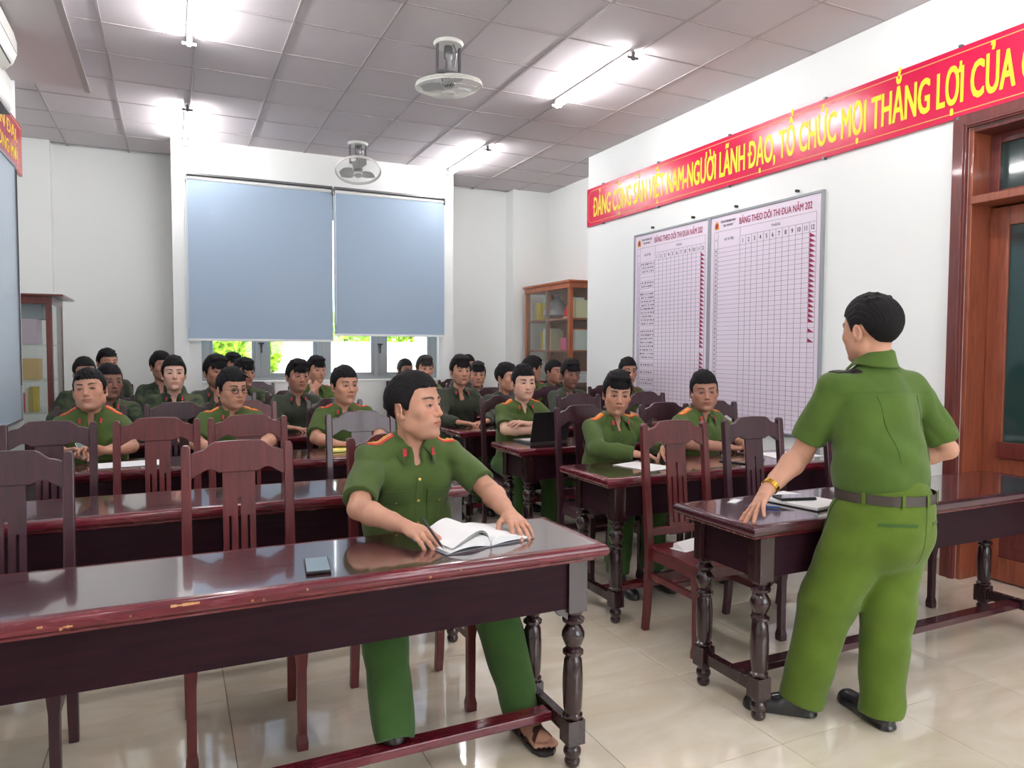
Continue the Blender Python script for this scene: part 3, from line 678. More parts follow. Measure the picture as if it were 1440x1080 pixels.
# ------------------------------------------------------------------ chairs
def make_chair(mt):
    r = empty('chair')
    rake = lambda p: (p[0], p[1] + max(0, p[2]-0.44)*0.10, p[2])
    for s in (-1, 1):
        x = s*0.195
        b = MB(); w = 0.019
        secs = [(0.0, 0.03, 0.017), (0.10, 0.016, 0.018), (0.30, 0.002, 0.02), (0.44, 0.0, 0.021), (0.70, 0.0, 0.019), (1.05, 0.0, 0.018), (1.075, 0.0, 0.017), (1.088, 0.0, 0.010)]
        vs = []; fs = []
        for (z, yo, hw) in secs:
            for (a, c) in ((-1, -1), (1, -1), (1, 1), (-1, 1)): vs.append(rake((x+a*hw, yo+c*0.017, z)))
        for i in range(len(secs)-1):
            for k in range(4): fs.append((4*i+k, 4*i+(k+1) % 4, 4*i+4+(k+1) % 4, 4*i+4+k))
        fs += [(3, 2, 1, 0), tuple(4*(len(secs)-1)+k for k in range(4))]
        obj('back_post', MB().add(vs, fs), mt, r, bevel=0.004)
    n = 25; top = []; bot = []
    for i in range(n):
        u = -1 + 2*i/(n-1); x = u*0.178; a = abs(u)
        if a > 0.80: z = 1.052 + 0.012*math.cos((a-0.8)/0.2*PI/2)
        elif a > 0.48: t = (0.80-a)/0.32; z = 1.064 + 0.034*(0.5-0.5*math.cos(PI*t))
        else: z = 1.098 + 0.003*math.cos(a/0.48*PI/2)
        zb = 0.975 + (0.018*max(0, 1-abs(a-0.62)/0.2) if a > 0.42 else 0) - (0.02*max(0, (a-0.8)/0.2) if a > 0.8 else 0)
        top.append((x, z)); bot.append((x, zb))
    obj('crest_rail', MB().strip(top, bot, -0.012, 0.012).xf(rake), mt, r, bevel=0.003)
    sp = MB(); y0, y1 = -0.006, 0.006
    sp.box(-0.062, 0.062, y0, y1, 0.875, 0.977)
    sp.box(-0.062, -0.006, y0, y1, 0.80, 0.875).box(0.006, 0.062, y0, y1, 0.80, 0.875)
    for a, b_ in ((-0.062, -0.040), (-0.030, -0.006), (0.006, 0.030), (0.040, 0.062)): sp.box(a, b_, y0, y1, 0.56, 0.80)
    sp.box(-0.062, 0.062, y0, y1, 0.50, 0.56)
    obj('back_splat', sp.xf(rake), mt, r)
    obj('lower_back_rail', MB().box(-0.178, 0.178, -0.011, 0.011, 0.505, 0.545).xf(rake), mt, r, bevel=0.003)
    seat = MB().prism([(-0.19, 0.012), (-0.215, -0.40), (-0.20, -0.425), (0.20, -0.425), (0.215, -0.40), (0.19, 0.012)], 0.437, 0.458, 'z')
    obj('seat', seat, mt, r, bevel=0.005)
    obj('seat_frame', MB().box(-0.175, 0.175, -0.39, -0.37, 0.385, 0.437).box(-0.195, -0.175, -0.37, -0.018, 0.385, 0.437).box(0.175, 0.195, -0.37, -0.018, 0.385, 0.437).box(-0.175, 0.175, -0.03, -0.012, 0.385, 0.437), mt, r)
    for s in (-1, 1):
        secs = [(0.0, 0.020), (0.03, 0.021), (0.06, 0.016), (0.30, 0.017), (0.36, 0.022), (0.437, 0.024)]
        vs = []; fs = []
        for (z, hw) in secs:
            for (a, c) in ((-1, -1), (1, -1), (1, 1), (-1, 1)): vs.append((s*0.185+a*hw, -0.375+c*hw, z))
        for i in range(len(secs)-1):
            for k in range(4): fs.append((4*i+k, 4*i+(k+1) % 4, 4*i+4+(k+1) % 4, 4*i+4+k))
        fs += [(3, 2, 1, 0), tuple(4*(len(secs)-1)+k for k in range(4))]
        obj('front_leg', MB().add(vs, fs), mt, r, bevel=0.003)
        obj('side_stretcher', MB().box(s*0.19-0.01, s*0.19+0.01, -0.358, -0.008, 0.285, 0.315), mt, r)
    obj('cross_stretcher', MB().box(-0.18, 0.18, -0.20, -0.18, 0.288, 0.312), mt, r)
    obj('back_stretcher', MB().box(-0.176, 0.176, -0.008, 0.012, 0.27, 0.305), mt, r)
    return r
ch_a = make_chair(M_chair); ch_d = make_chair(M_chair_d)
CH = [  # x, y back, source, label
    (-0.55, 3.05, 'd', 'empty dark greyish-red slatted chair behind the far left end of the front desk'),
    (0.235, 3.05, 'a', 'empty red-brown slatted chair behind the middle of the front desk'),
    (0.89, 3.05, 'a', 'wooden chair under the man with the open notebook'),
    (2.43, 3.05, 'a', 'empty wooden chair with a folded paper on its seat, beside the standing man\'s desk corner'),
    (2.98, 3.05, 'd', 'empty wooden chair in the middle of the front right desk, left of the standing man'),
    (3.76, 3.05, 'd', 'wooden chair hidden mostly behind the standing man\'s legs'),
    (-0.575, 4.27, 'd', 'empty chair at the far left of the second row, in front of the left cabinet'),
    (-0.08, 4.27, 'a', 'empty red-brown chair in the second row, in front of the man holding a phone'),
    (0.385, 4.27, 'a', 'empty red-brown chair in the second row, in front of the man with glasses'),
    (1.03, 4.27, 'd', 'empty dark chair in the second row, left behind the man with the open notebook'),
    (2.53, 4.18, 'd', 'dark chair under the man in the long-sleeved green shirt'),
    (3.22, 4.18, 'd', 'dark chair under the man with a notebook nearest the wall boards'),
    (3.68, 4.18, 'd', 'empty dark chair in the second row nearest the right wall'),
    (-0.50, 5.5, 'd', 'dark chair under the man holding a phone'),
    (0.03, 5.5, 'd', 'empty dark chair between the man holding a phone and the man with glasses'),
    (0.48, 5.5, 'a', 'dark chair under the man with glasses'),
    (1.12, 5.5, 'd', 'dark chair under the man with the yellow notebook'),
    (2.48, 5.35, 'd', 'dark chair under the man with crossed arms'),
    (3.19, 5.35, 'd', 'empty dark chair behind the man in the long-sleeved green shirt'),
    (3.89, 5.35, 'd', 'empty dark chair in the third row, before the young man below the boards'),
]
firsts = {}
def place_chair(x, y, k, label, rz=0.0):
    if k not in firsts:
        o = ch_a if k == 'a' else ch_d; firsts[k] = o; o.location = (x, y, 0); o.rotation_euler = (0, 0, rz); tag(o, label, 'chair', 'carved-back wooden chairs')
    else:
        o = dup(ch_a if k == 'a' else ch_d, (x, y, 0), rz, label); o['category'] = 'chair'; o['group'] = 'carved-back wooden chairs'
    return o
for (x, y, k, l) in CH: place_chair(x, y, k, l, random.uniform(-0.03, 0.03))

# ------------------------------------------------------------------ bookcase in the right recess
def book(x, y, z, t, d, h, m, label, group, rz=0, lean=0):
    """upright book, spine towards -X ; thickness along Y"""
    r = empty('book', (x, y, z), rz); r.rotation_euler = (lean, 0, rz)
    obj('cover', MB().box(0, d, 0, 0.002, 0, h).box(0, d, t-0.002, t, 0, h).box(0, 0.002, 0.002, t-0.002, 0, h), m, r)
    obj('pages', MB().box(0.002, d-0.004, 0.002, t-0.002, 0.003, h-0.003), M_paper, r)
    return tag(r, label, 'book', group)
BKC = {'white': srgb(226, 226, 220), 'yellow': srgb(224, 196, 70), 'green': srgb(150, 190, 50), 'orange': srgb(206, 96, 44), 'blue': srgb(50, 90, 170), 'red': srgb(190, 40, 60), 'pink': srgb(214, 90, 130), 'grey': srgb(150, 150, 150), 'tan': srgb(200, 176, 130), 'cream': srgb(226, 214, 176)}
BM = {k: mat('book_'+k, v, 0.5) for k, v in BKC.items()}
bc = empty('bookcase', (4.62, 8.08, 0)); BW, BL, BH = 0.45, 1.28, 2.38
post = 0.055
for (a, b_) in ((0, 0), (BW-post, 0), (0, BL-post), (BW-post, BL-post)): obj('corner_post', MB().box(a, a+post, b_, b_+post, 0, BH-0.03), M_case, bc, bevel=0.003)
obj('cornice', MB().box(-0.03, BW, -0.03, BL+0.03, BH-0.03, BH).box(-0.012, BW, -0.012, BL+0.012, BH-0.10, BH-0.03), M_case, bc, bevel=0.003)
obj('back_panel', MB().box(BW-0.012, BW-0.004, post, BL-post, 0.06, BH-0.1), M_case, bc)
obj('divider_post', MB().box(0.005, 0.045, BL/2-0.02, BL/2+0.02, 0.1, BH-0.1), M_case, bc)
for z in (0.10, 0.62, 1.04, 1.465, 1.885): obj('shelf', MB().box(0.012, BW-0.014, 0.01, BL-0.01, z-0.012, z+0.012), M_case, bc, bevel=0.002)
obj('plinth', MB().box(0, BW, post, BL-post, 0, 0.09), M_case, bc)
obj('glass_door', MB().box(-0.006, -0.002, 0.02, BL*0.56, 0.12, BH-0.11), M_glass, bc)
obj('glass_door', MB().box(0.002, 0.005, BL*0.44, BL-0.02, 0.12, BH-0.11), M_glass, bc)
obj('side_pane', MB().box(0.06, BW-0.06, 0.004, 0.008, 0.1, BH-0.11), M_glass, bc)
tag(bc, 'orange-brown wooden bookcase with glass doors in the recess beside the red banner', 'bookcase')
ORD = ['nearest', 'second', 'third', 'fourth', 'fifth']
def shelf_books(z, seq, y, x=4.70, group=''):
    for (c, t, h, n) in seq:
        for k in range(n):
            book(x+random.uniform(0, .03), y, z, t, 0.19, h+random.uniform(-.012, .006), BM[c], ('%s %s book standing %s' % (ORD[k], c, group)) if n > 1 else '%s book standing %s' % (c, group), 'books in the bookcase, ' + group)
            y += t + 0.0025
Z1, Z2, Z3, Z4 = 1.897, 1.477, 1.052, 0.632
shelf_books(Z1, [('cream', .03, .24, 2), ('white', .035, .27, 3)], 8.10, group='on the top shelf at the near end of the bookcase')
shelf_books(Z2, [('white', .02, .27, 3), ('orange', .035, .28, 1), ('grey', .03, .26, 2)], 8.10, group='on the second shelf at the near end of the bookcase')
shelf_books(Z2, [('cream', .03, .28, 2), ('white', .045, .30, 4), ('yellow', .02, .24, 2)], 8.74, group='on the second shelf at the far end of the bookcase')
shelf_books(Z1, [('yellow', .03, .25, 3), ('tan', .03, .25, 2)], 9.08, group='on the top shelf at the far end of the bookcase')
# stacked flat books seen from the open near side
def flat_stack(x, y, z, items, where):
    for (c, t, w, d) in items:
        r = empty('book', (x, y, z), random.uniform(-.04, .04))
        obj('cover', MB().box(0, w, 0, d, 0, 0.002).box(0, w, 0, d, t-0.002, t).box(w-0.002, w, 0, d, .002, t-.002), BM[c], r)
        obj('pages', MB().box(0.003, w-0.002, 0.004, d-0.004, 0.002, t-0.002), M_paper if c != 'green' else BM['green'], r)
        tag(r, '%s book lying flat in the stack %s' % (c, where), 'book', 'flat books ' + where); z += t
# hat-like grey helmet bag and red bag behind the glass
hb = obj('plastic_bag', MB().lathe([(0.02, 0.0), (0.13, 0.01), (0.19, 0.06), (0.18, 0.12), (0.12, 0.20), (0.05, 0.27), (0.03, 0.31), (0.05, 0.33)], n=18), mat('grey_bag', srgb(150, 140, 144), 0.35), loc=(4.83, 8.78, Z1), smooth=True)
for v in hb.data.vertices: v.co.x += 0.015*math.sin(23*v.co.y+11*v.co.z); v.co.y += 0.03*math.sin(9*v.co.z)
tag(hb, 'grey tied plastic bag on the top shelf behind the bookcase glass', 'bag')
rb = obj('red_helmet', MB().lathe([(0.11, 0.0), (0.118, 0.04), (0.11, 0.10), (0.08, 0.16), (0.04, 0.19), (0.0, 0.2)], n=20), mat('helmet_red', srgb(205, 30, 46), 0.3), loc=(4.85, 8.42, Z1), smooth=True); rb.name = 'helmet'
obj('visor', MB().lathe([(0.122, 0.0), (0.124, 0.012), (0.12, 0.02), (0.112, 0.02)], n=20), M_plastic, rb)
tag(rb, 'red and white helmet on the top shelf at the near end of the bookcase', 'helmet')
pk = obj('pink_packet', MB().box(0, 0.16, 0, 0.15, 0, 0.16), BM['pink'], loc=(4.68, 8.28, Z2), bevel=0.01); pk.name = 'box'
tag(pk, 'pink packet on the second shelf of the bookcase, beside the near post', 'box')
flat_stack(4.75, 8.12, Z3, [('blue', .05, .24, .16), ('white', .03, .23, .16), ('grey', .04, .22, .15), ('red', .03, .2, .16)], 'on the third bookcase shelf')
fz = obj('picture_frame', MB().box(0, 0.012, -0.11, 0.11, 0, 0.28), mat('frame_black', (0.02, 0.02, 0.025), 0.4), loc=(4.94, 8.56, Z2+0.001), rot=(0, 0.12, 0))
obj('picture', MB().box(-0.002, 0, -0.085, 0.085, 0.03, 0.25), BM['grey'], fz)
tag(fz, 'dark framed picture leaning on the second bookcase shelf', 'picture')

# ------------------------------------------------------------------ left cabinet
cb = empty('cabinet', (-1.52, 8.0, 0)); CW, CD, CHh = 0.50, 0.75, 1.98
for (a, b_) in ((0.0, 0), (CW-0.05, 0), (0, CD-0.045), (CW-0.05, CD-0.045)): obj('corner_post', MB().box(a, a+0.05, b_, b_+0.045, 0, CHh-0.02), M_cab, cb, bevel=0.003)
obj('cabinet_top', MB().box(-0.01, CW+0.10, -0.04, CD+0.06, CHh-0.02, CHh), M_cab, cb, bevel=0.003)
obj('top_rail', MB().box(0.0, CW, -0.002, 0.03, CHh-0.09, CHh-0.02).box(CW-0.03, CW+0.002, 0.03, CD, CHh-0.09, CHh-0.02), M_cab, cb, bevel=0.002)
obj('back_panel', MB().box(0.005, 0.015, 0.045, CD-0.045, 0.1, CHh-0.09), M_cab, cb)
for z in (0.10, 0.60, 0.86, 1.165, 1.50): obj('shelf', MB().box(0.02, CW-0.01, 0.012, CD-0.02, z-0.008, z+0.008), M_glass if z > 0.7 else M_cab, cb)
obj('side_pane', MB().box(0.05, CW-0.05, 0.006, 0.010, 0.1, CHh-0.09), M_glass, cb)
obj('glass_door', MB().box(CW-0.008, CW-0.003, 0.05, CD-0.045, 0.1, CHh-0.09), M_glass, cb)
obj('side_panel', MB().box(0.05, CW-0.05, 0.012, 0.02, 0.05, 0.58), M_cab, cb)
tag(cb, 'dark red-brown glass display cabinet in the left corner', 'cabinet')
lx = obj('lilac_box', MB().box(0, 0.27, 0, 0.3, 0, 0.24), mat('lilac_card', srgb(214, 190, 206), 0.6), loc=(-1.42, 8.05, 1.508), bevel=0.004); lx.name = 'box'; tag(lx, 'lilac cardboard box on the upper shelf of the left cabinet', 'box')
kx = obj('kraft_box', MB().box(0, 0.21, 0, 0.28, 0, 0.20), mat('kraft_card', srgb(214, 178, 124), 0.7), loc=(-1.36, 8.05, 1.173), bevel=0.003); kx.name = 'box'; tag(kx, 'tan cardboard box on the middle shelf of the left cabinet', 'box')
yy = -1.40
for (c, t, h) in (('blue', .05, .20), ('white', .02, .19), ('red', .03, .18), ('pink', .03, .18), ('cream', .025, .22), ('tan', .03, .24), ('yellow', .03, .24)):
    r = empty('book', (yy, 8.06, 0.868))
    obj('cover', MB().box(0, 0.002, 0, .18, 0, h).box(t-0.002, t, 0, .18, 0, h).box(0.002, t-.002, 0, .002, 0, h), BM[c], r)
    obj('pages', MB().box(0.002, t-0.002, 0.003, 0.175, 0.003, h-0.003), M_paper, r)
    tag(r, '%s book standing on the lower glass shelf of the left cabinet' % c, 'book', 'books in the left cabinet'); yy += t+0.003
gx = obj('grey_case', MB().box(0, 0.22, 0, 0.26, 0, 0.19), mat('pale_grey_card', srgb(170, 178, 186), 0.5), loc=(-1.33, 8.15, 1.749), bevel=0.01); gx.name = 'box'; tag(gx, 'pale grey box on top of the lilac box in the left cabinet', 'box')

# ================================================================== sculpting by signed distance fields (numpy) + surface nets
f32 = np.float32
def rotm(ax=0, ay=0, az=0):
    return np.array(Euler((ax, ay, az), 'XYZ').to_matrix(), dtype=np.float64)
class Fr:
    """rigid frame: world = R @ p + t"""
    def __init__(self, R=None, t=(0, 0, 0), s=1.0): self.R = np.eye(3) if R is None else np.array(R, float); self.t = np.array(t, float); self.s = s
    def pt(self, p): return self.R @ (np.array(p, float)*self.s) + self.t
class Field:
    def __init__(self, fr=None): self.p = []; self.fr = fr or Fr(); self.disp = None; self.cuts = []
    def cone(self, a, b, ra, rb, k=0.012, op='u', sc=None, cut=None, hollow=None, local=False):
        a = self.fr.pt(a); b = self.fr.pt(b)
        m = max(ra, rb)*1.05+0.002
        lo = np.minimum(a, b)-m; hi = np.maximum(a, b)+m
        self.p.append(('cone', a, b, ra, rb, k, op, sc, lo, hi, cut, hollow)); return self
    def ell(self, c, r, R=None, k=0.012, op='u'):
        Rw = self.fr.R if R is None else self.fr.R @ R
        c = self.fr.pt(c); r = np.array(r, float)
        e = np.abs(Rw) @ r + 0.002
        self.p.append(('ell', c, r, Rw.T, None, k, op, None, c-e, c+e, None, None)); return self
    def chain(self, pts, rs, k=0.01, **kw):
        for i in range(len(pts)-1): self.cone(pts[i], pts[i+1], rs[i], rs[i+1], k, **kw)
        return self
    def mesh(self, h, zmin=None, lo=None, hi=None, post=None):
        us = [q for q in self.p if q[6] == 'u']
        L = np.min([q[8] for q in us], 0)-3*h; H = np.max([q[9] for q in us], 0)+3*h
        if lo is not None: L = np.maximum(L, lo)
        if hi is not None: H = np.minimum(H, hi)
        n = np.ceil((H-L)/h).astype(int)+1
        ax = [ (L[i]+h*np.arange(n[i])).astype(f32) for i in range(3)]
        F = np.full(n, 0.06, f32)
        for (kind, a, b, ra, rb, k, op, sc, plo, phi, cut, hollow) in self.p:
            m = k+2.5*h
            i0 = np.maximum(np.floor((plo-m-L)/h).astype(int), 0); i1 = np.minimum(np.ceil((phi+m-L)/h).astype(int)+1, n)
            if np.any(i1 <= i0): continue
            sl = tuple(slice(i0[q], i1[q]) for q in range(3))
            X = ax[0][sl[0]][:, None, None]; Y = ax[1][sl[1]][None, :, None]; Z = ax[2][sl[2]][None, None, :]
            if kind == 'cone':
                s = (1, 1, 1) if sc is None else sc
                d_ = (b-a)*np.array(s); dd = float(d_ @ d_)+1e-9
                px = (X-f32(a[0]))*f32(s[0]); py = (Y-f32(a[1]))*f32(s[1]); pz = (Z-f32(a[2]))*f32(s[2])
                t = np.clip((px*f32(d_[0])+py*f32(d_[1])+pz*f32(d_[2]))/f32(dd), 0, 1)
                D = np.sqrt((px-t*f32(d_[0]))**2+(py-t*f32(d_[1]))**2+(pz-t*f32(d_[2]))**2)
                d = D-(f32(ra)+t*f32(rb-ra))
                if sc is not None: d = d/f32(max(1.0, sum(s)/3))
                if cut is not None:
                    cp, cn = np.array(cut[0]), np.array(cut[1]); cn = cn/np.linalg.norm(cn)
                    pl = (X-f32(cp[0]))*f32(cn[0])+(Y-f32(cp[1]))*f32(cn[1])+(Z-f32(cp[2]))*f32(cn[2])
                    if hollow:
                        inner = D-(f32(ra)+t*f32(rb-ra)-f32(max(hollow[0], 2.4*h))); inner = np.maximum(inner, -pl-f32(hollow[1]))
                        d = np.maximum(d, -inner)
                    d = np.maximum(d, pl)
            elif kind == 'ell':
                r = ra if False else b; RT = ra
                dx = X-f32(a[0]); dy = Y-f32(a[1]); dz = Z-f32(a[2])
                q = [f32(RT[i, 0])*dx+f32(RT[i, 1])*dy+f32(RT[i, 2])*dz for i in range(3)]
                k0 = np.sqrt((q[0]/f32(r[0]))**2+(q[1]/f32(r[1]))**2+(q[2]/f32(r[2]))**2)
                k1 = np.sqrt((q[0]/f32(r[0]**2))**2+(q[1]/f32(r[1]**2))**2+(q[2]/f32(r[2]**2))**2)+f32(1e-6)
                d = k0*(k0-1)/k1
            G = F[sl]; k = f32(max(k, 1e-5))
            if op == 'u':
                hh = np.maximum(k-np.abs(G-d), 0)/k; F[sl] = np.minimum(G, d)-hh*hh*k*f32(0.25)
            elif op == 's':
                d = -d; hh = np.maximum(k-np.abs(G-d), 0)/k; F[sl] = np.maximum(G, d)+hh*hh*k*f32(0.25)
        X = ax[0][:, None, None]; Y = ax[1][None, :, None]; Z = ax[2][None, None, :]
        if post is not None: F = post(F, X, Y, Z)
        if zmin is not None: F = np.maximum(F, f32(zmin)-Z)
        return surface_nets(F, L, h)

def surface_nets(F, L, h):
    F = np.ascontiguousarray(F); S = F < 0
    n = np.array(F.shape)-1
    c = lambda A, i, j, k: A[i:i+n[0], j:j+n[1], k:k+n[2]]
    cnt = np.zeros(n, np.int8)
    for i in (0, 1):
        for j in (0, 1):
            for k in (0, 1): cnt += c(S, i, j, k)
    act = (cnt > 0) & (cnt < 8)
    I = np.argwhere(act)
    if len(I) == 0: return np.zeros((0, 3)), np.zeros((0, 4), int)
    idx = np.full(n, -1, np.int32); idx[act] = np.arange(len(I))
    acc = np.zeros((len(I), 3)); w = np.zeros(len(I))
    def val(o): return F[I[:, 0]+o[0], I[:, 1]+o[1], I[:, 2]+o[2]]
    cor = [(i, j, k) for i in (0, 1) for j in (0, 1) for k in (0, 1)]; V = {o: val(o) for o in cor}
    for o in cor:
        for a in range(3):
            if o[a] == 0:
                p = list(o); p[a] = 1; p = tuple(p); A = V[o]; B = V[p]
                m = (A < 0) != (B < 0)
                t = np.where(m, A/np.where(m, A-B, 1), 0)
                P = np.tile(np.array(o, float), (len(I), 1)); P[:, a] += t
                acc[m] += P[m]; w[m] += 1
    verts = (I+acc/w[:, None])*h+L
    faces = []
    for a in range(3):
        b, c2 = (a+1) % 3, (a+2) % 3
        s0 = [slice(None)]*3; s1 = [slice(None)]*3; s0[a] = slice(0, -1); s1[a] = slice(1, None)
        A = S[tuple(s0)]; B = S[tuple(s1)]; E = np.argwhere(A != B)
        E = E[(E[:, b] > 0) & (E[:, c2] > 0) & (E[:, b] < n[b]) & (E[:, c2] < n[c2])]
        if len(E) == 0: continue
        ins = A[E[:, 0], E[:, 1], E[:, 2]]
        def q(db, dc):
            Q = E.copy(); Q[:, b] += db; Q[:, c2] += dc; return idx[Q[:, 0], Q[:, 1], Q[:, 2]]
        f = np.stack([q(-1, -1), q(0, -1), q(0, 0), q(-1, 0)], 1)
        f[~ins] = f[~ins][:, ::-1]
        faces.append(f)
    f = np.concatenate(faces) if faces else np.zeros((0, 4), int)
    f = f[(f >= 0).all(1)]
    return verts, f

def np_mesh(name, V, Fq, mats, cols=None, smooth_it=0):
    me = bpy.data.meshes.new(name)
    me.vertices.add(len(V)); me.vertices.foreach_set('co', np.asarray(V, f32).ravel())
    me.loops.add(len(Fq)*4); me.loops.foreach_set('vertex_index', np.asarray(Fq, np.int32).ravel())
    me.polygons.add(len(Fq)); me.polygons.foreach_set('loop_start', np.arange(0, len(Fq)*4, 4, dtype=np.int32))
    me.polygons.foreach_set('use_smooth', np.ones(len(Fq), bool))
    me.update(calc_edges=True)
    if cols is not None:
        at = me.color_attributes.new('Col', 'FLOAT_COLOR', 'POINT')
        at.data.foreach_set('color', np.concatenate([cols, np.ones((len(V), 1))], 1).astype(f32).ravel())
    for m in (mats if isinstance(mats, (list, tuple)) else [mats]): me.materials.append(m)
    return me
def relax(V, Fq, it=1, lam=0.5):
    V = V.copy()
    for _ in range(it):
        acc = np.zeros_like(V); cn = np.zeros(len(V))
        for i in range(4):
            for j in (1, 3):
                np.add.at(acc, Fq[:, i], V[Fq[:, (i+j) % 4]]); np.add.at(cn, Fq[:, i], 1)
        V += lam*(acc/np.maximum(cn, 1)[:, None]-V)
    return V
def join(parts):
    Vs, Fs, Cs = [], [], []; n = 0
    for (V, Fq, C) in parts:
        Vs.append(V); Fs.append(Fq+n); Cs.append(C); n += len(V)
    return np.concatenate(Vs), np.concatenate(Fs), np.concatenate(Cs)

# ------------------------------------------------------------------ skin / cloth materials
def skin_mat():
    m = bpy.data.materials.new('skin'); m.use_nodes = True
    nt = m.node_tree; ns = nt.nodes; L = nt.links; b = ns['Principled BSDF']
    a = ns.new('ShaderNodeVertexColor'); a.layer_name = 'Col'
    no = ns.new('ShaderNodeTexNoise'); no.inputs['Scale'].default_value = 38; no.inputs['Detail'].default_value = 3
    tc = ns.new('ShaderNodeTexCoord'); L.new(tc.outputs['Object'], no.inputs['Vector'])
    mr = ns.new('ShaderNodeMapRange'); mr.inputs['To Min'].default_value = 0.90; mr.inputs['To Max'].default_value = 1.08; L.new(no.outputs['Fac'], mr.inputs['Value'])
    vm = ns.new('ShaderNodeVectorMath'); vm.operation = 'SCALE'; L.new(a.outputs['Color'], vm.inputs[0]); L.new(mr.outputs[0], vm.inputs['Scale'])
    L.new(vm.outputs[0], b.inputs['Base Color'])
    b.inputs['Roughness'].default_value = 0.52; b.inputs['Specular IOR Level'].default_value = 0.4
    b.inputs['Subsurface Weight'].default_value = 0.08; b.inputs['Subsurface Radius'].default_value = (0.4, 0.15, 0.1); b.inputs['Subsurface Scale'].default_value = 0.02
    return m
M_skin = skin_mat()
def hair_mat(name, c):
    m = mat(name, c, 0.6, spec=0.12); nt = m.node_tree; ns = nt.nodes; L = nt.links; b = ns['Principled BSDF']
    tc = ns.new('ShaderNodeTexCoord'); mp = ns.new('ShaderNodeMapping'); mp.inputs['Scale'].default_value = (260, 40, 60)
    no = ns.new('ShaderNodeTexNoise'); no.inputs['Scale'].default_value = 1.0; no.inputs['Detail'].default_value = 3
    L.new(tc.outputs['Object'], mp.inputs[0]); L.new(mp.outputs[0], no.inputs['Vector'])
    bp = ns.new('ShaderNodeBump'); bp.inputs['Strength'].default_value = 0.5; bp.inputs['Distance'].default_value = 0.003
    L.new(no.outputs['Fac'], bp.inputs['Height']); L.new(bp.outputs[0], b.inputs['Normal'])
    return m
M_hair = hair_mat('black_hair', (0.010, 0.009, 0.010))
M_hair2 = hair_mat('faded_black_hair', (0.03, 0.025, 0.024))
def cloth_mat(name, c, amt=0.10):
    m = mat(name, c, 0.85, sheen=0.15, spec=0.2, var=(9, amt), bump=(420, 0.18, 0.0008)); return m
M_shirt = cloth_mat('green_shirt', srgb(72, 91, 44))
M_trous = cloth_mat('green_trousers', srgb(84, 106, 32))
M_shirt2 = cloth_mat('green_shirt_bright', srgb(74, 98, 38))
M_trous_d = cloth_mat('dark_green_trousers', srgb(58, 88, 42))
M_jack = cloth_mat('dark_jacket', srgb(56, 62, 50), 0.25)
def camo(name, cs):
    m = bpy.data.materials.new(name); m.use_nodes = True; nt = m.node_tree; ns = nt.nodes; L = nt.links; b = ns['Principled BSDF']
    tc = ns.new('ShaderNodeTexCoord'); no = ns.new('ShaderNodeTexNoise'); no.inputs['Scale'].default_value = 11; no.inputs['Detail'].default_value = 2
    L.new(tc.outputs['Object'], no.inputs['Vector']); rp = ns.new('ShaderNodeValToRGB'); rp.color_ramp.interpolation = 'CONSTANT'
    e = rp.color_ramp.elements; e[0].position = 0; e[0].color = (*cs[0], 1); e[1].position = 0.46; e[1].color = (*cs[1], 1)
    q = e.new(0.56); q.color = (*cs[2], 1)
    L.new(no.outputs['Fac'], rp.inputs['Fac']); L.new(rp.outputs['Color'], b.inputs['Base Color']); b.inputs['Roughness'].default_value = 0.9
    return m
M_camo = camo('camouflage_cloth', [srgb(36, 48, 34), srgb(58, 70, 48), srgb(78, 82, 58)])
M_ep_red = mat('epaulet_red', srgb(206, 50, 40), 0.6); M_ep_org = mat('epaulet_orange', srgb(222, 92, 34), 0.6)
M_gold = mat('gold_thread', srgb(240, 206, 90), 0.4); M_brass = mat('brass_button', srgb(200, 170, 90), 0.3, 0.8)
M_tab = mat('collar_tab_red', srgb(190, 36, 56), 0.6); M_shoe = mat('black_leather', (0.012, 0.012, 0.014), 0.3, coat=0.3)
M_sandal = mat('brown_leather', srgb(74, 44, 34), 0.45); M_belt = mat('dark_belt', srgb(60, 52, 46), 0.4)
M_eyew = mat('eye_white', srgb(210, 200, 196), 0.2, coat=0.5); M_iris = mat('iris', (0.012, 0.007, 0.005), 0.12, coat=0.6)

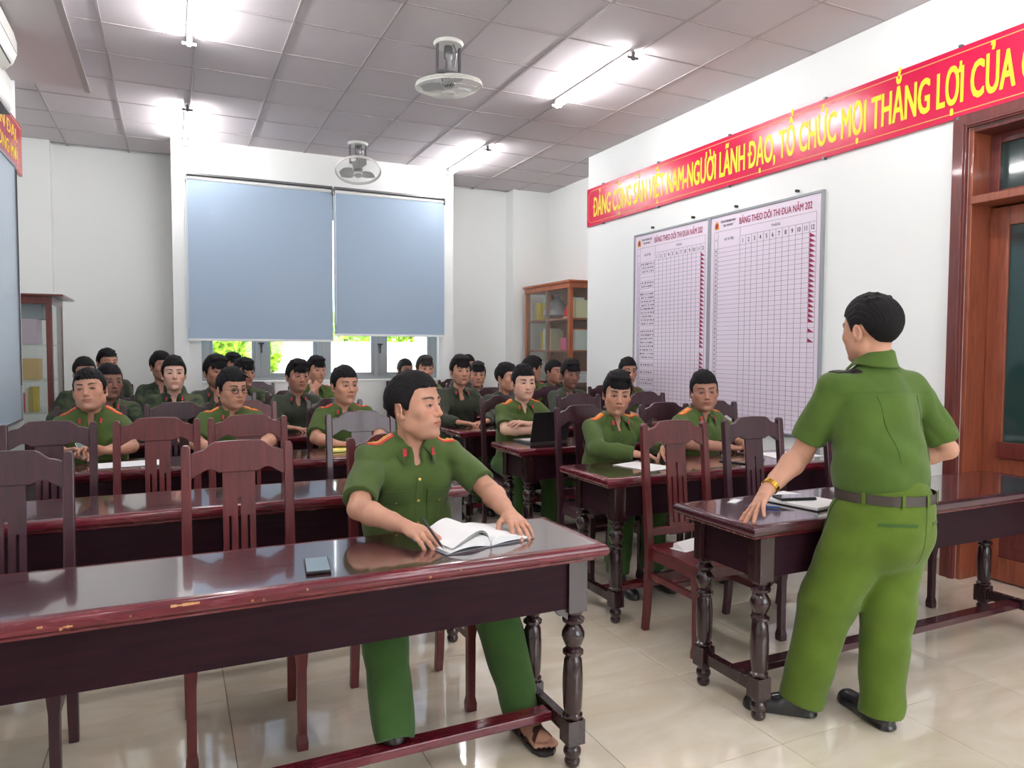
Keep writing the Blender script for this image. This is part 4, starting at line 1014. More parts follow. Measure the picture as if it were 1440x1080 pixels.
# ------------------------------------------------------------------ head
def head_field(fr, P, neck_to=None, body_fr=None):
    """P: dict(w=width factor, jaw=fullness, long=length of face); local frame: face towards -y"""
    F = Field(fr); w = P.get('w', 1.0); j = P.get('jaw', 1.0); lg = P.get('long', 0.0)
    F.ell((0, .014, .036), (.076*w, .097, .088), k=.02)
    F.ell((0, -.012, .055), (.070*w, .080, .066), k=.02)
    F.ell((0, -.038, -.022), (.063*w, .058, .080), k=.03)
    F.ell((0, -.036, -.060-lg), (.050*w*j, .052, .046), k=.02)
    for s in (-1, 1):
        F.ell((s*.050*w*j, -.004, -.056), (.016, .024, .026), k=.03)
        F.ell((s*.045*w, -.060, -.018), (.021, .020, .019), k=.022)
    F.ell((0, -.078, -.094-lg), (.021*j, .019, .016), k=.018)
    F.ell((0, -.035, -.090-lg*.6), (.036*j, .040, .022), k=.03)
    # brow ridge, nose, mouth mound
    F.cone((-.036, -.083, .028), (.036, -.083, .028), .011, .011, k=.014)
    F.ell((0, -.083, -.056-lg*.5), (.027, .019, .021), k=.016)
    for s in (-1, 1): F.ell((s*.032, -.101, .005), (.018, .0155, .0115), k=.012, op='s')
    F.cone((0, -.090, .018), (0, -.107, -.024), .0075, .0105, k=.010)
    F.ell((0, -.1085, -.027), (.0105, .0105, .0095), k=.006)
    for s in (-1, 1):
        F.ell((s*.0130, -.096, -.031), (.0080, .011, .0075), k=.005)
        F.ell((s*.0075, -.104, -.0375), (.0035, .0055, .0035), k=.002, op='s')
        # eye lids with the slit
        F.ell((s*.0315, -.0785, .006), (.0165, .0145, .0135), k=.006)
        hgt = P.get('slit', .0044)
        if hgt > 0: F.ell((s*.0315, -.0950, .0055), (.0150, .014, hgt), R=rotm(0, s*-.10, 0), k=.0015, op='s')
        # ears
        Re = rotm(.15, 0, s*.35)
        F.ell((s*.080*w, .012, -.006), (.0075, .017, .031), R=Re, k=.006)
        F.ell((s*.087*w, .010, -.002), (.006, .010, .018), R=Re, k=.004, op='s')
        F.ell((s*.077*w, .002, -.030), (.007, .009, .010), k=.006)
    # lips
    zl = -.0575-lg*.5
    for s in (-1, 1):
        F.cone((s*.0245, -.0895, zl), (s*.005, -.0980, zl+.0045), .0026, .0050, k=.005)
        F.cone((s*.0235, -.0895, zl-.002), (0, -.0970, zl-.0065), .0030, .0060, k=.005)
    F.cone((-.026, -.0965, zl-.0005), (.026, -.0985, zl-.0005), .0016, .0016, k=.003, op='s')
    F.ell((0, -.100, zl-.019), (.016, .006, .005), k=.006, op='s')
    return F
def head_color(V, fr, tone, P, base=.061):
    """skin colour per vertex: brows, lips, lash lines, shaved shade as pigment; nostril and lip-crease shade painted in"""
    q = (V-fr.t) @ fr.R; x, y, z = q[:, 0], q[:, 1], q[:, 2]; lg = P.get('long', 0.0)
    C = np.tile(np.array(tone), (len(V), 1)).astype(float)
    def blend(m, c, a):
        a = np.clip(m, 0, 1)*a; C[:] = C*(1-a[:, None])+np.array(c)[None]*a[:, None]
    ax = np.abs(x); front = (y < -.055)
    sm = lambda d, w: np.clip(1-d/w, 0, 1)
    blend(np.exp(-(((ax-.042)/.02)**2+((z+.02)/.02)**2))*front, np.array(tone)*np.array([1.08, .82, .78]), .6)
    blend(np.exp(-((x/.012)**2+((z+.028)/.012)**2))*front, np.array(tone)*np.array([1.1, .84, .8]), .6)
    zl = -.0575-lg*.5
    e = np.sqrt((x/.028)**2+((z-zl+.0015)/.0105)**2)
    blend(np.clip((1.05-e)*5, 0, 1)*front, np.array(tone)*np.array([.80, .50, .52]), .8)
    cr = np.sqrt((x/.027)**2+((z-zl+.0005)/.0024)**2); blend(np.clip((1.1-cr)*3, 0, 1)*front, (.10, .03, .03), .8)  # dark line painted in for the shade between the lips
    zb = .0285+.0055*np.sin(np.clip((ax-.012)/.042, 0, 1)*PI*.8); th = .0062-.0028*np.clip((ax-.03)/.025, 0, 1)
    bm = np.clip((th-np.abs(z-zb))/.0028, 0, 1)*np.clip((ax-.010)/.005, 0, 1)*np.clip((.056-ax)/.006, 0, 1)*front
    blend(bm, (.02, .015, .013), P.get('brow', .96))
    es = np.sqrt(((ax-.0315)/.0185)**2+((z-.0062)/(.0066))**2)
    blend(np.clip((1.05-es)*3.5, 0, 1)*(y < -.07), (.035, .018, .014), .72)
    nb = np.sqrt(((ax-.0075)/.0045)**2+((z+.0385)/.0035)**2); blend(np.clip((1.1-nb)*3, 0, 1)*front, (.05, .015, .012), .8)  # nostril shade painted into the skin colour
    hl = hairline(y, base); blend(np.clip((z-hl-.001)/.006, 0, 1)*(np.abs(y-.012) < .2)*((ax < .0815) | (z > .03)), (.012, .010, .010), .93)
    blend(np.clip((-z-.05)/.02, 0, 1)*np.clip((.06-np.abs(x))/.02, 0, 1)*(y < -.02), np.array(tone)*np.array([.84, .86, .9]), .35)
    return C
def hair_field(fr, S, seed=0):
    """S: dict(top, side, line, fringe, spike, part)"""
    rnd = random.Random(seed); F = Field(fr); w = S.get('w', 1.02)
    t = S.get('top', .010); sd = S.get('side', .004)
    F.ell((0, .016, .038), ((.077+sd)*w, .098+sd+.002, .090+sd), k=.01)
    F.ell((0, -.006, .052+t*.4), ((.067+sd)*w, .089+t*.35, .072+t), k=.02)
    F.ell((0, .004, .030), ((.0765+sd)*w, .080, .070), k=.02)
    for i in range(S.get('n', 26)):
        a = rnd.uniform(-.9, .9); y0 = rnd.uniform(-.06, .06); L_ = rnd.uniform(.02, .045); lift = S.get('spike', .004)
        x0 = a*.058; z0 = .040+math.sqrt(max(.0, 1-(x0/.076)**2-((y0-.014)/.1)**2))*(.086+t*.9)
        dx = S.get('part', 0)*.02+rnd.uniform(-.01, .01); dy = -L_*S.get('fwd', 1)
        F.cone((x0, y0, z0-.004), (x0+dx, y0+dy, z0+lift-.012*(abs(dy)/.045)-(.012 if y0 < -.03 else 0)), .012, .005, k=.006)
    nf = S.get('fringe', 0)
    for i in range(nf):
        u = (i+.5)/nf*2-1; x0 = u*.055; dn = S.get('drop', .045)*rnd.uniform(.55, 1.15)
        yf = -.078*math.sqrt(max(0, 1-(u*.62)**2))
        F.cone((x0*.85, yf*.55, .112+t*.6), (x0+rnd.uniform(-.006, .006), yf-.006, .105), .015, .0115, k=.010)
        F.cone((x0, yf-.006, .105), (x0*1.08+S.get('part', 0)*.014+rnd.uniform(-.007, .007), yf-rnd.uniform(.004, .012), .108-dn), .0105, .0030, k=.006)
    return F
def hairline(ly, base): return np.interp(ly, [-.125, -.085, -.066, -.052, -.040, -.030, -.022, -.012, .008, .030, .045, .06, .11], [base, base, base-.004, base-.012, .040, .022, -.002, -.006, .022, .026, -.01, -.045, -.062])
def hair_post(fr, S, seed=0):
    base = S.get('line', .061); fr_on = S.get('fringe', 0) > 0
    def post(F, X, Y, Z):
        x = X-f32(fr.t[0]); y = Y-f32(fr.t[1]); z = Z-f32(fr.t[2]); R = fr.R.astype(f32)
        lx = R[0, 0]*x+R[1, 0]*y+R[2, 0]*z; ly = R[0, 1]*x+R[1, 1]*y+R[2, 1]*z; lz = R[0, 2]*x+R[1, 2]*y+R[2, 2]*z
        g = hairline(ly, base).astype(f32)
        if fr_on: g = np.where(ly < -.07, np.minimum(g, S.get('cutline', base-.045)), g)
        # rounded temples: hairline rises toward the sides of the forehead
        g = g+np.where(ly < -.05, np.clip((np.abs(lx)-.03)/.03, 0, 1)*f32(S.get('temple', .003)), 0).astype(f32)
        g = g+f32(.002)*np.sin(lx*310+ly*190)
        F = F+f32(S.get('rough', .0011))*np.sin(lx*330+2.2*np.sin(ly*55+seed)+lz*70)*np.sin(ly*90+lz*60+seed*1.3)
        F = F+f32(.0008)*np.sin(lx*700+3*np.sin(lz*60))
        c = (g-lz)*f32(.75)
        return np.maximum(F, c)
    return post

# ------------------------------------------------------------------ hands and arms
def hand_prims(F, wrist, R, side, pose):
    """local hand frame: fingers towards -y, back of the hand +z, thumb towards +x*side. R columns = frame axes"""
    fr0 = F.fr; f = Fr(R, wrist); f = Fr(fr0.R @ f.R, fr0.pt(f.t)); F.fr = f
    s = side; sp = pose.get('spread', .12); cu = pose.get('curl', [.25, .3, .35, .4]); hz = pose.get('hz', 0)
    F.cone((0, .012, 0), (0, -.02, 0), .026, .027, k=.01, sc=(1, 1, 1.45))
    F.ell((s*.012, -.052, .001), (.024, .046, .0145), k=.012); F.ell((-s*.014, -.050, .0), (.024, .044, .0135), k=.012)
    F.ell((s*.022, -.034, -.006), (.018, .030, .014), R=rotm(0, 0, s*.35), k=.012)
    kx = [.029, .010, -.010, -.028]; ky = [-.088, -.094, -.089, -.080]
    ln = [(.043, .026, .021), (.047, .030, .022), (.043, .028, .021), (.034, .021, .019)]
    tips = []
    for i in range(4):
        a = -s*(kx[i]/.029)*sp; p = np.array([s*kx[i], ky[i], .002]); c = 0; pts = [np.array([s*kx[i]*.75, ky[i]+.03, 0]), p]
        for q in range(3):
            c += cu[i]*(.9 if q else .75); d = np.array([-math.sin(a)*math.cos(c), -math.cos(a)*math.cos(c), -math.sin(c)]); p = p+d*ln[i][q]; pts.append(p)
        r = [.0095, .0098, .0086, .0080, .0066] if i < 3 else [.0088, .0088, .0076, .0070, .0058]
        F.chain(pts[:2], r[:2], k=.008); F.chain(pts[1:], r[1:], k=.0035)
        F.ell(tuple(p), (.0062, .0075, .0055), k=.003); tips.append(p)
        for kq in (1, 2): F.ell(tuple(pts[kq]+np.array([0, 0, .0015])), (.0092 if kq == 1 else .0085,)*3, k=.004)
    ta = pose.get('thumb', .75); tl = pose.get('tz', -.35)
    p0 = np.array([s*.020, -.014, -.006]); d = np.array([s*math.sin(ta), -math.cos(ta), tl*.5]); d /= np.linalg.norm(d)
    p1 = p0+d*.045; d2 = np.array([s*math.sin(ta*pose.get('tb', .6)), -math.cos(ta*pose.get('tb', .6)), tl]); d2 /= np.linalg.norm(d2)
    p2 = p1+d2*.033; p3 = p2+d2*.024
    F.chain([p0, p1, p2, p3], [.0145, .0115, .0098, .0082], k=.005)
    F.fr = fr0
    return f
def arm_prims(F, sh, el, wr, scale=1.0):
    sh, el, wr = map(np.array, (sh, el, wr)); s = scale
    F.chain([sh, sh*.5+el*.5, el], [.050*s, .046*s, .039*s], k=.01)
    m = el*.72+wr*.28; m2 = el*.3+wr*.7
    F.chain([el, m, m2, wr], [.039*s, .0435*s, .032*s, .0245*s], k=.012)
def hand_rot(wr, tip, up=(0, 0, 1), roll=0):
    """axes for a hand whose fingers go from wr towards tip, back of hand along up"""
    y = -(np.array(tip, float)-np.array(wr, float)); y /= np.linalg.norm(y); u = np.array(up, float)
    x = np.cross(y, u); x /= np.linalg.norm(x); z = np.cross(x, y)
    R = np.stack([x, y, z], 1)
    return R @ rotm(0, roll, 0)

def eye_mesh():
    b = MB(); n = 16; prof = [(math.sin(a)*.0122, math.cos(a)*.0122) for a in [PI*k/14 for k in range(15)]]
    vs = []; fs = []; mi = []
    for r, z in prof:
        for k in range(n): vs.append((r*math.cos(2*PI*k/n), -z, r*math.sin(2*PI*k/n)))
    for i in range(14):
        for k in range(n): fs.append((i*n+k, i*n+(k+1) % n, (i+1)*n+(k+1) % n, (i+1)*n+k)); mi.append(1 if i < 3 else 0)
    b.v = vs; b.f = fs; b.m = mi
    return b.mesh('eye', [M_eyew, M_iris], True)
EYE = eye_mesh()
# ------------------------------------------------------------------ clothes
def folds(seed, amp=.0035):
    a = random.Random(seed); p = [a.uniform(0, 6) for _ in range(8)]
    def f(F, X, Y, Z):
        s1 = np.sin(f32(19)*X+f32(4)*np.sin(f32(9)*Z+f32(p[0]))+f32(8)*Y+f32(p[1]))*np.sin(f32(11)*Z+f32(3)*np.sin(f32(9)*X+f32(p[2]))+f32(p[3]))
        u = f32(34)*Z+f32(24)*np.abs(X)+f32(16)*Y+f32(2.6)*np.sin(f32(15)*X+f32(p[4]))+f32(1.8)*np.sin(f32(21)*Z+f32(p[5]))
        r = f32(1)-np.abs(np.sin(u*f32(.5)))*f32(2); m = np.clip(np.sin(f32(8)*X+f32(7)*Z+f32(p[6]))*f32(.8)+f32(.5), 0, 1)
        v = f32(46)*X-f32(9)*Z+f32(3)*np.sin(f32(12)*Z+f32(p[7])); r2 = f32(1)-np.abs(np.sin(v*f32(.5)))*f32(2)
        return F+f32(amp*.7)*s1+f32(amp*.42)*r*m+f32(amp*.30)*r2*(f32(1)-m)
    return f
def sleeve(F, sh, el, wr, short, r0, r1, k=.022):
    sh, el, wr = map(lambda q: np.array(q, float), (sh, el, wr))
    if short:
        d = el-sh; hem = sh+d*(short if short is not True else .70)
        F.cone(sh, sh+d*1.05, r0, r1, k=k, cut=(tuple(hem), tuple(d)), hollow=(.019, .045))
    else:
        F.cone(sh, el, r0, r1, k=k); m = el*.5+wr*.5
        F.cone(el, m, r1, r1*.93, k=.02); d = wr-el; L = np.linalg.norm(d); hem = el+d*(1-.02/L)
        F.cone(m, el+d*1.1, r1*.93, r1*.66, k=.02, cut=(tuple(hem), tuple(d)))
def torso_default(hy, sy, sz, W=1.0, zb=.52):
    return [((0, hy, zb), (0, hy*.6+sy*.4, .76), .168*W, .158*W, (1, 1.22, 1)), ((0, hy*.6+sy*.4, .76), (0, sy+.025, sz-.06), .158*W, .160*W, (1, 1.38, 1))]
def bvh_of(V, Fq):
    from mathutils.bvhtree import BVHTree
    return BVHTree.FromPolygons([tuple(v) for v in V], [tuple(int(i) for i in f) for f in Fq])
def patch(bvh, starts, direction, th=.003, lift=.0015, mi=0, back=.25):
    """starts: 2-D list of points; each is dropped along direction onto the cloth; returns a thin slab following it"""
    d = Vector(direction).normalized(); rows = []
    for row in starts:
        rr = []
        for p in row:
            p = Vector(p)-d*back; h = bvh.ray_cast(p, d, 1.0)
            if h[0] is None: rr.append(None)
            else: rr.append((h[0], h[1] if h[1].dot(d) < 0 else -h[1]))
        rows.append(rr)
    ok = [q for r in rows for q in r if q]
    if not ok: return None
    av = sum((q[1] for q in ok), Vector())/len(ok)
    n, m = len(rows), len(rows[0]); vs = []; fs = []
    last = ok[0][0]
    for r in rows:
        for q in r:
            c = q[0] if q else last; last = c
            vs.append(c+av*lift)
    for r in range(n):
        for q in range(m): vs.append(vs[r*m+q]+av*th)
    N = n*m
    for i in range(n-1):
        for j in range(m-1):
            a = i*m+j; fs.append((a+N, a+1+N, a+m+1+N, a+m+N)); fs.append((a, a+m, a+m+1, a+1))
    ring = [(0, j) for j in range(m)]+[(i, m-1) for i in range(1, n)]+[(n-1, j) for j in range(m-2, -1, -1)]+[(i, 0) for i in range(n-2, 0, -1)]
    ids = [i*m+j for i, j in ring]
    for k in range(len(ids)): a, b = ids[k], ids[(k+1) % len(ids)]; fs.append((a, b, b+N, a+N))
    return MB().add(vs, fs, mi)
def quadgrid(p00, p10, p01, p11, n=6, m=4):
    L = []
    for i in range(n):
        u = i/(n-1); row = []
        for j in range(m):
            v = j/(m-1); row.append(tuple((np.array(p00)*(1-u)+np.array(p10)*u)*(1-v)+(np.array(p01)*(1-u)+np.array(p11)*u)*v))
        L.append(row)
    return L
def collar(c, r0=.0565, open_=.40, flap=.060, drop=0.0):
    """shirt collar: standing band and fold-over with two pointed flaps at the front (-y)"""
    vs = []; fs = []; n = 36
    for i in range(n):
        t = -1+2*i/(n-1); ph = PI/2+t*(PI-open_); fr_ = abs(t)
        cx, cy = math.cos(ph), math.sin(ph); back = max(0, cy)
        top = c[2]+.034*(1-fr_**4)+.010*back
        e = max(0, (fr_-.66)/.34)
        ptn = [(r0-.001, c[2]-.035-drop), (r0+.001, top-.004), (r0+.006, top+.002), (r0+.012, top-.003), (r0+.024+.010*e, c[2]-.004+(.006-drop*.6)*back-flap*.45*e), (r0+.031+.016*e, c[2]-.012+(.008-drop)*back-flap*e**1.2)]
        for q, (r, z) in enumerate(ptn):
            x = c[0]+cx*r; y = c[1]+cy*r
            if q >= 4: x += math.copysign(.018*e**2, cx); y -= .008*e
            vs.append((x, y, z))
    for i in range(n-1):
        for k in range(5): a = i*6+k; fs.append((a, a+1, a+7, a+6))
    return MB().add(vs, fs)
def star(cx, cy, cz, r, up=(0, 0, 1), th=.0015):
    pts = []
    for k in range(10):
        a = PI/2+k*PI/5; q = r if k % 2 == 0 else r*.45; pts.append((cx+q*math.cos(a), cy+q*math.sin(a)))
    return MB().prism(pts, cz, cz+th, 'z')
def shoe_field(heel, toe, w=.043, h=.075):
    """ankle-height leather shoe standing on z=z0"""
    heel = np.array(heel, float); toe = np.array(toe, float); z0 = heel[2]; d = toe-heel; L = np.linalg.norm(d); u = d/L
    F = Field(); P = lambda a, z: tuple(heel+u*L*a+np.array([0, 0, z]))
    F.cone(P(.13, .035), P(.45, .034), w*.9, w*.95, k=.02); F.cone(P(.45, .030), P(.84, .022), w, w*.92, k=.02)
    F.cone(P(.86, .016), P(.90, .016), w*.85, w*.7, k=.02); F.cone(P(.15, .05), P(.32, .085), .036, .036, k=.02)
    F.cone(P(.12, .01), P(.88, .01), w*.98, w*.9, k=.004, sc=(1, 1, 2.2))
    return F
CACHE = {}
root_tr = {}
TONES = {'a': srgb(210, 166, 146), 'b': srgb(190, 141, 118), 'c': srgb(170, 122, 102), 'd': srgb(214, 172, 152), 'e': srgb(134, 94, 80)}

def epaulets(bvh, root_shirt, sh, sy, kind, lod, y_off=0.0, dirv=(0, 0, -1)):
    for s in (-1, 1):
        S_ = sh[0] if s < 0 else sh[1]
        yc = S_[1]+y_off; x0, x1 = s*.078, s*(abs(S_[0])+.012)
        red, bars = {'orange': (M_ep_org, 2), 'red': (M_ep_red, 2), 'redplain': (M_ep_red, 0), 'redbar': (M_ep_red, 1)}[kind]
        hw = .024; ya = sy+.0; 
        g = patch(bvh, quadgrid((x0, ya-hw, 1.3), (x1, yc-hw, 1.3), (x0, ya+hw, 1.3), (x1, yc+hw, 1.3), 7, 3), dirv, .0035, .0005, back=.35)
        if g is None: continue
        ep = obj('epaulet', g, red, root_shirt, bevel=.001)
        if bars == 2:
            for q in (-.008, .008):
                b = patch(bvh, quadgrid((x0+s*.006, ya+q-.0022, 1.3), (x1-s*.004, yc+q-.0022, 1.3), (x0+s*.006, ya+q+.0022, 1.3), (x1-s*.004, yc+q+.0022, 1.3), 7, 2), dirv, .0010, .0040, back=.35)
                if b: obj('stripe', b, M_gold, ep)
        elif bars == 1:
            b = patch(bvh, quadgrid((x0+(x1-x0)*.72, ya-hw*.9, 1.3), (x0+(x1-x0)*.80, yc-hw*.9, 1.3), (x0+(x1-x0)*.72, ya+hw*.9, 1.3), (x0+(x1-x0)*.80, yc+hw*.9, 1.3), 3, 3), dirv, .0010, .0040, back=.35)
            if b: obj('stripe', b, M_gold, ep)
        if lod <= 1 and bars:
            for u in ((.35, .75) if bars == 2 else (.4,)):
                xx = x0+(x1-x0)*u; h = bvh.ray_cast(Vector((xx, ya, 1.6)), Vector((0, 0, -1)), 1.0)
                if h[0]:
                    st = obj('star', star(0, 0, 0, .0075), M_gold, ep, loc=(xx, ya, h[0].z+.0065)); st.rotation_euler = Vector((0, 0, 1)).rotation_difference(h[1] if h[1].z > 0 else -h[1]).to_euler()

def person(label, x, y, rz=0.0, head=(0, -.14, 1.215), yaw=0.0, pitch=0.0, roll=0.0, P=None, S=None, tone='b', kind='shirt', mats=None, arms=None, lod=2, sy=-.09, sz=1.0, shx=.158,
           short=True, epaulet='orange', legs=None, W=1.0, extras=True, seed=0, hair=None, scale=1.0, torso=None, tab=True, glasses=False, group='seated people', body_parts=None, shs=None, neckc=None, shoes='shoe', eye_open=True, gaze=None, tremb=None, pelvis=None, hs=1.09, cdrop=0.0, slr=1.0, gird=(.058, .78)):
    P = P or {}; S = S or dict(top=.010, side=.003)
    tonec = TONES[tone] if isinstance(tone, str) else tone
    root = empty('person', (x, y, 0), rz, scale); tag(root, label, 'person', group)
    hR = rotm(0, 0, yaw) @ rotm(pitch, roll, 0); hf = Fr(hR, head, hs); hu = Fr(hR, (0, 0, 0))
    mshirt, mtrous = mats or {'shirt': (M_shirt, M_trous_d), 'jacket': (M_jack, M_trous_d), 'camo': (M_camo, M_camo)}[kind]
    if kind != 'shirt': short = False
    arms = arms or [dict(s=-1, el=(-.228, -.27, .855), wr=(-.13, -.45, .838), tip=(.02, -.52, .825)), dict(s=1, el=(.228, -.27, .855), wr=(.13, -.46, .838), tip=(-.01, -.50, .825))]
    shs = shs or [(-shx, sy, sz), (shx, sy, sz)]
    nc = neckc or (0, (sy+head[1])*.5+.015, sz+.052)
    h_head = (.0024, .0030, .0042, .0055)[lod]; h_arm = (.0028, .0034, .005, .006)[lod]; h_cl = (.0055, .007, .009, .011)[lod]
    # ---- skin: head with neck, arms with hands: one mesh
    parts = []
    Fh = head_field(hu, P); inv = lambda p: tuple(hR.T @ ((np.array(p)-hf.t)/hs))
    nb = np.array(nc)+np.array([0, .012, -.055]); wn = .97+.03*(W-1)*10
    Fh.cone((0, .020, -.035), inv(nb), .047*wn, .051*wn, k=.022)
    Fh.ell(inv((nc[0], nc[1]-.012, nc[2]-.085)), (.085, .062, .045), R=hR.T, k=.03)
    for s in (-1, 1):   # neck cords
        Fh.cone((s*.052, .012, -.045), inv((nc[0]+s*.014, nc[1]-.040, nc[2]-.05)), .008, .007, k=.02)
    V, Q = Fh.mesh(h_head/hs); V = relax(V, Q, 1, .4); hc = head_color(V, hu, tonec, P, S.get('line', .061)+.002); V = V*hs+hf.t; parts.append((V, Q, hc))
    for a in arms:
        s = a['s']; sh = shs[0] if s < 0 else shs[1]; key = (lod, s, str(a), tuple(sh)) if lod >= 2 else None
        if key and key in CACHE: V, Q = CACHE[key]
        else:
            F = Field(); arm_prims(F, sh, a['el'], a['wr'], a.get('thick', 1.0 if (kind == 'shirt' and short) else .88))
            R = hand_rot(a['wr'], a['tip'], a.get('up', (0, 0, 1)), a.get('roll', 0)); hand_prims(F, a['wr'], R, -s if not a.get('flip') else s, a.get('pose', {}))
            V, Q = F.mesh(h_arm); V = relax(V, Q, 1, .3)
            if key: CACHE[key] = (V, Q)
        C = np.tile(np.array(tonec), (len(V), 1)).astype(float)
        dt = np.linalg.norm(V-np.array(a['tip']), axis=1); m = np.clip(1-dt/.10, 0, 1)[:, None]*.35
        C = C*(1-m)+C*np.array([1.08, .86, .82])*m
        parts.append((V, Q, C))
    V, Q, C = join(parts)
    body = link('body', np_mesh('body', V, Q, M_skin, C), root)
    # ---- eyes
    if eye_open:
        for s in (-1, 1):
            e = link('eye', EYE, root, tuple(hf.pt((s*.0315, -.0788, .006))))
            g = gaze or (0, 0); e.rotation_euler = Matrix((hf.R @ rotm(g[1], 0, g[0])).tolist()).to_euler(); e.scale = (hs,)*3
    # ---- hair
    hk = ('hair', lod, str(sorted(S.items())), seed)
    if hk not in CACHE:
        F0 = hair_field(Fr(), S, seed); hv, hq = F0.mesh(h_head*1.05, post=hair_post(Fr(), S, seed))
        CACHE[hk] = np_mesh('hair', relax(hv, hq, 1, .25), hq, hair or M_hair)
    ho = link('hair', CACHE[hk], root, tuple(hf.t)); ho.rotation_euler = Matrix(hf.R.tolist()).to_euler(); ho.scale = (hs,)*3
    # ---- shirt / jacket
    short_v = short
    ck = ('cloth', kind, lod, str(arms), tuple(map(tuple, shs)), tuple(nc), W, str(torso), seed % 3 if lod >= 2 else seed, str(short), mshirt.name)
    if ck not in CACHE:
        F = Field()
        for (a, b, ra, rb, sc) in (torso or torso_default(0, sy, sz, W)): F.cone(a, b, ra, rb, k=.05, sc=sc)
        m0 = np.array(shs[0]); m1 = np.array(shs[1]); F.cone(m0*gird[1]+m1*(1-gird[1]), m1*gird[1]+m0*(1-gird[1]), gird[0], gird[0], k=.05)
        F.cone(((m0+m1)/2)+np.array([0, .01, .015]), (nc[0], nc[1]+.004, nc[2]-.004), .080, .060, k=.03)
        for s in (-1, 1): F.ell((nc[0]*.5+s*.075, sy-.055*W, sz-.09), (.075, .055, .07), k=.05)
        nb_ = len(F.p)
        for a in arms:
            s = a['s']; sh = shs[0] if s < 0 else shs[1]; thick = 1.0 if kind == 'shirt' else 1.05
            sleeve(F, sh, a['el'], a['wr'], short_v, (.064 if short_v else .062)*thick*(.96+.04*W)*slr, (.064 if short_v else .053)*thick*slr)
        F.cone((nc[0], nc[1], nc[2]-.01), (nc[0], nc[1]-.01, nc[2]+.12), .0535, .066, k=.006, op='s')
        F.ell((nc[0], nc[1]-.072, nc[2]-.01), (.019, .040, .058), k=.012, op='s')
        zb = .545 if torso is None else min(min(t_[0][2], t_[1][2]) for t_ in torso)
        fo = folds(seed, (.0080, .0080, .0065, .005)[lod])
        V, Q = F.mesh(h_cl, zmin=zb, post=fo)
        V = relax(V, Q, 1, .5)
        tb = None
        if lod <= 1:
            F.p = F.p[:nb_]
            V2, Q2 = F.mesh(h_cl*1.3, zmin=zb, post=fo); tb = bvh_of(relax(V2, Q2, 1, .5), Q2)
        CACHE[ck] = (np_mesh('shirt', V, Q, mshirt), bvh_of(V, Q), tb)
    me, bvh, tbvh = CACHE[ck]
    sh_o = link('shirt' if kind == 'shirt' else 'jacket', me, root)
    cm = collar(nc, r0=.0555*(.97+.03*W), drop=cdrop)
    co = obj('collar', cm, mshirt, sh_o, smooth=True); md = co.modifiers.new('thick', 'SOLIDIFY'); md.thickness = .003; md.offset = 1
    if tab and lod <= 2:
        for s in (-1, 1):
            tx = nc[0]+s*.058; ty = nc[1]-.088
            obj('collar_tab', MB().prism([(-.007, -.016), (.007, -.016), (.009, .012), (-.004, .018)], -.0015, .0015, 'y'), M_tab, sh_o, loc=(tx, ty, nc[2]-.018), rot=(-.35, s*.25, s*.5))
    if epaulet and kind == 'shirt': epaulets(bvh, sh_o, shs, sy, epaulet, lod)
    if extras and lod <= 1:
        zt = sz-.05; fx = nc[0]
        g = patch(tbvh, quadgrid((fx-.014, -1, zt-.01), (fx-.014, -1, .62), (fx+.014, -1, zt-.01), (fx+.014, -1, .62), 14, 3), (0, 1, 0), .0018, .001, back=0)
        pk = obj('placket', g, mshirt, sh_o, smooth=True) if g else None
        for zz in (sz-.075, sz-.165, sz-.255):
            h = tbvh.ray_cast(Vector((fx, -1, zz)), Vector((0, 1, 0)), 2)
            if h[0]: obj('button', MB().lathe([(0.0, 0), (.006, 0), (.006, .0015), (0, .0022)], n=12), M_brass if lod == 0 else M_metal, sh_o, loc=(fx, h[0].y-.003, zz), rot=(PI/2, 0, 0))
        for s in (-1, 1):
            cxp = s*.088; z1, z2, z3 = sz-.115, sz-.165, sz-.245
            g = patch(tbvh, quadgrid((cxp-.052, -1, z1-.01), (cxp-.050, -1, z3), (cxp+.052, -1, z1-.01), (cxp+.050, -1, z3), 6, 5), (0, 1, 0), .0030, .0006, back=0)
            if g: pc = obj('pocket', g, mshirt, sh_o, smooth=True)
            rows = []
            for i in range(4):
                u = i/3; rows.append([(cxp-.054+.027*j, -1, z1-(z1-z2)*u*(1.0+.22*(1-abs(j-2)/2))) for j in range(5)])
            g = patch(tbvh, rows, (0, 1, 0), 0.0035, .0035, back=0)
            if g: fl_ = obj('pocket_flap', g, mshirt, sh_o, smooth=True)
            h = tbvh.ray_cast(Vector((cxp, -1, z2-.002)), Vector((0, 1, 0)), 2)
            if h[0]: obj('button', MB().lathe([(0.0, 0), (.0065, 0), (.0065, .002), (0, .003)], n=12), M_brass, sh_o, loc=(cxp, h[0].y-.0055, z2), rot=(PI/2, 0, 0))
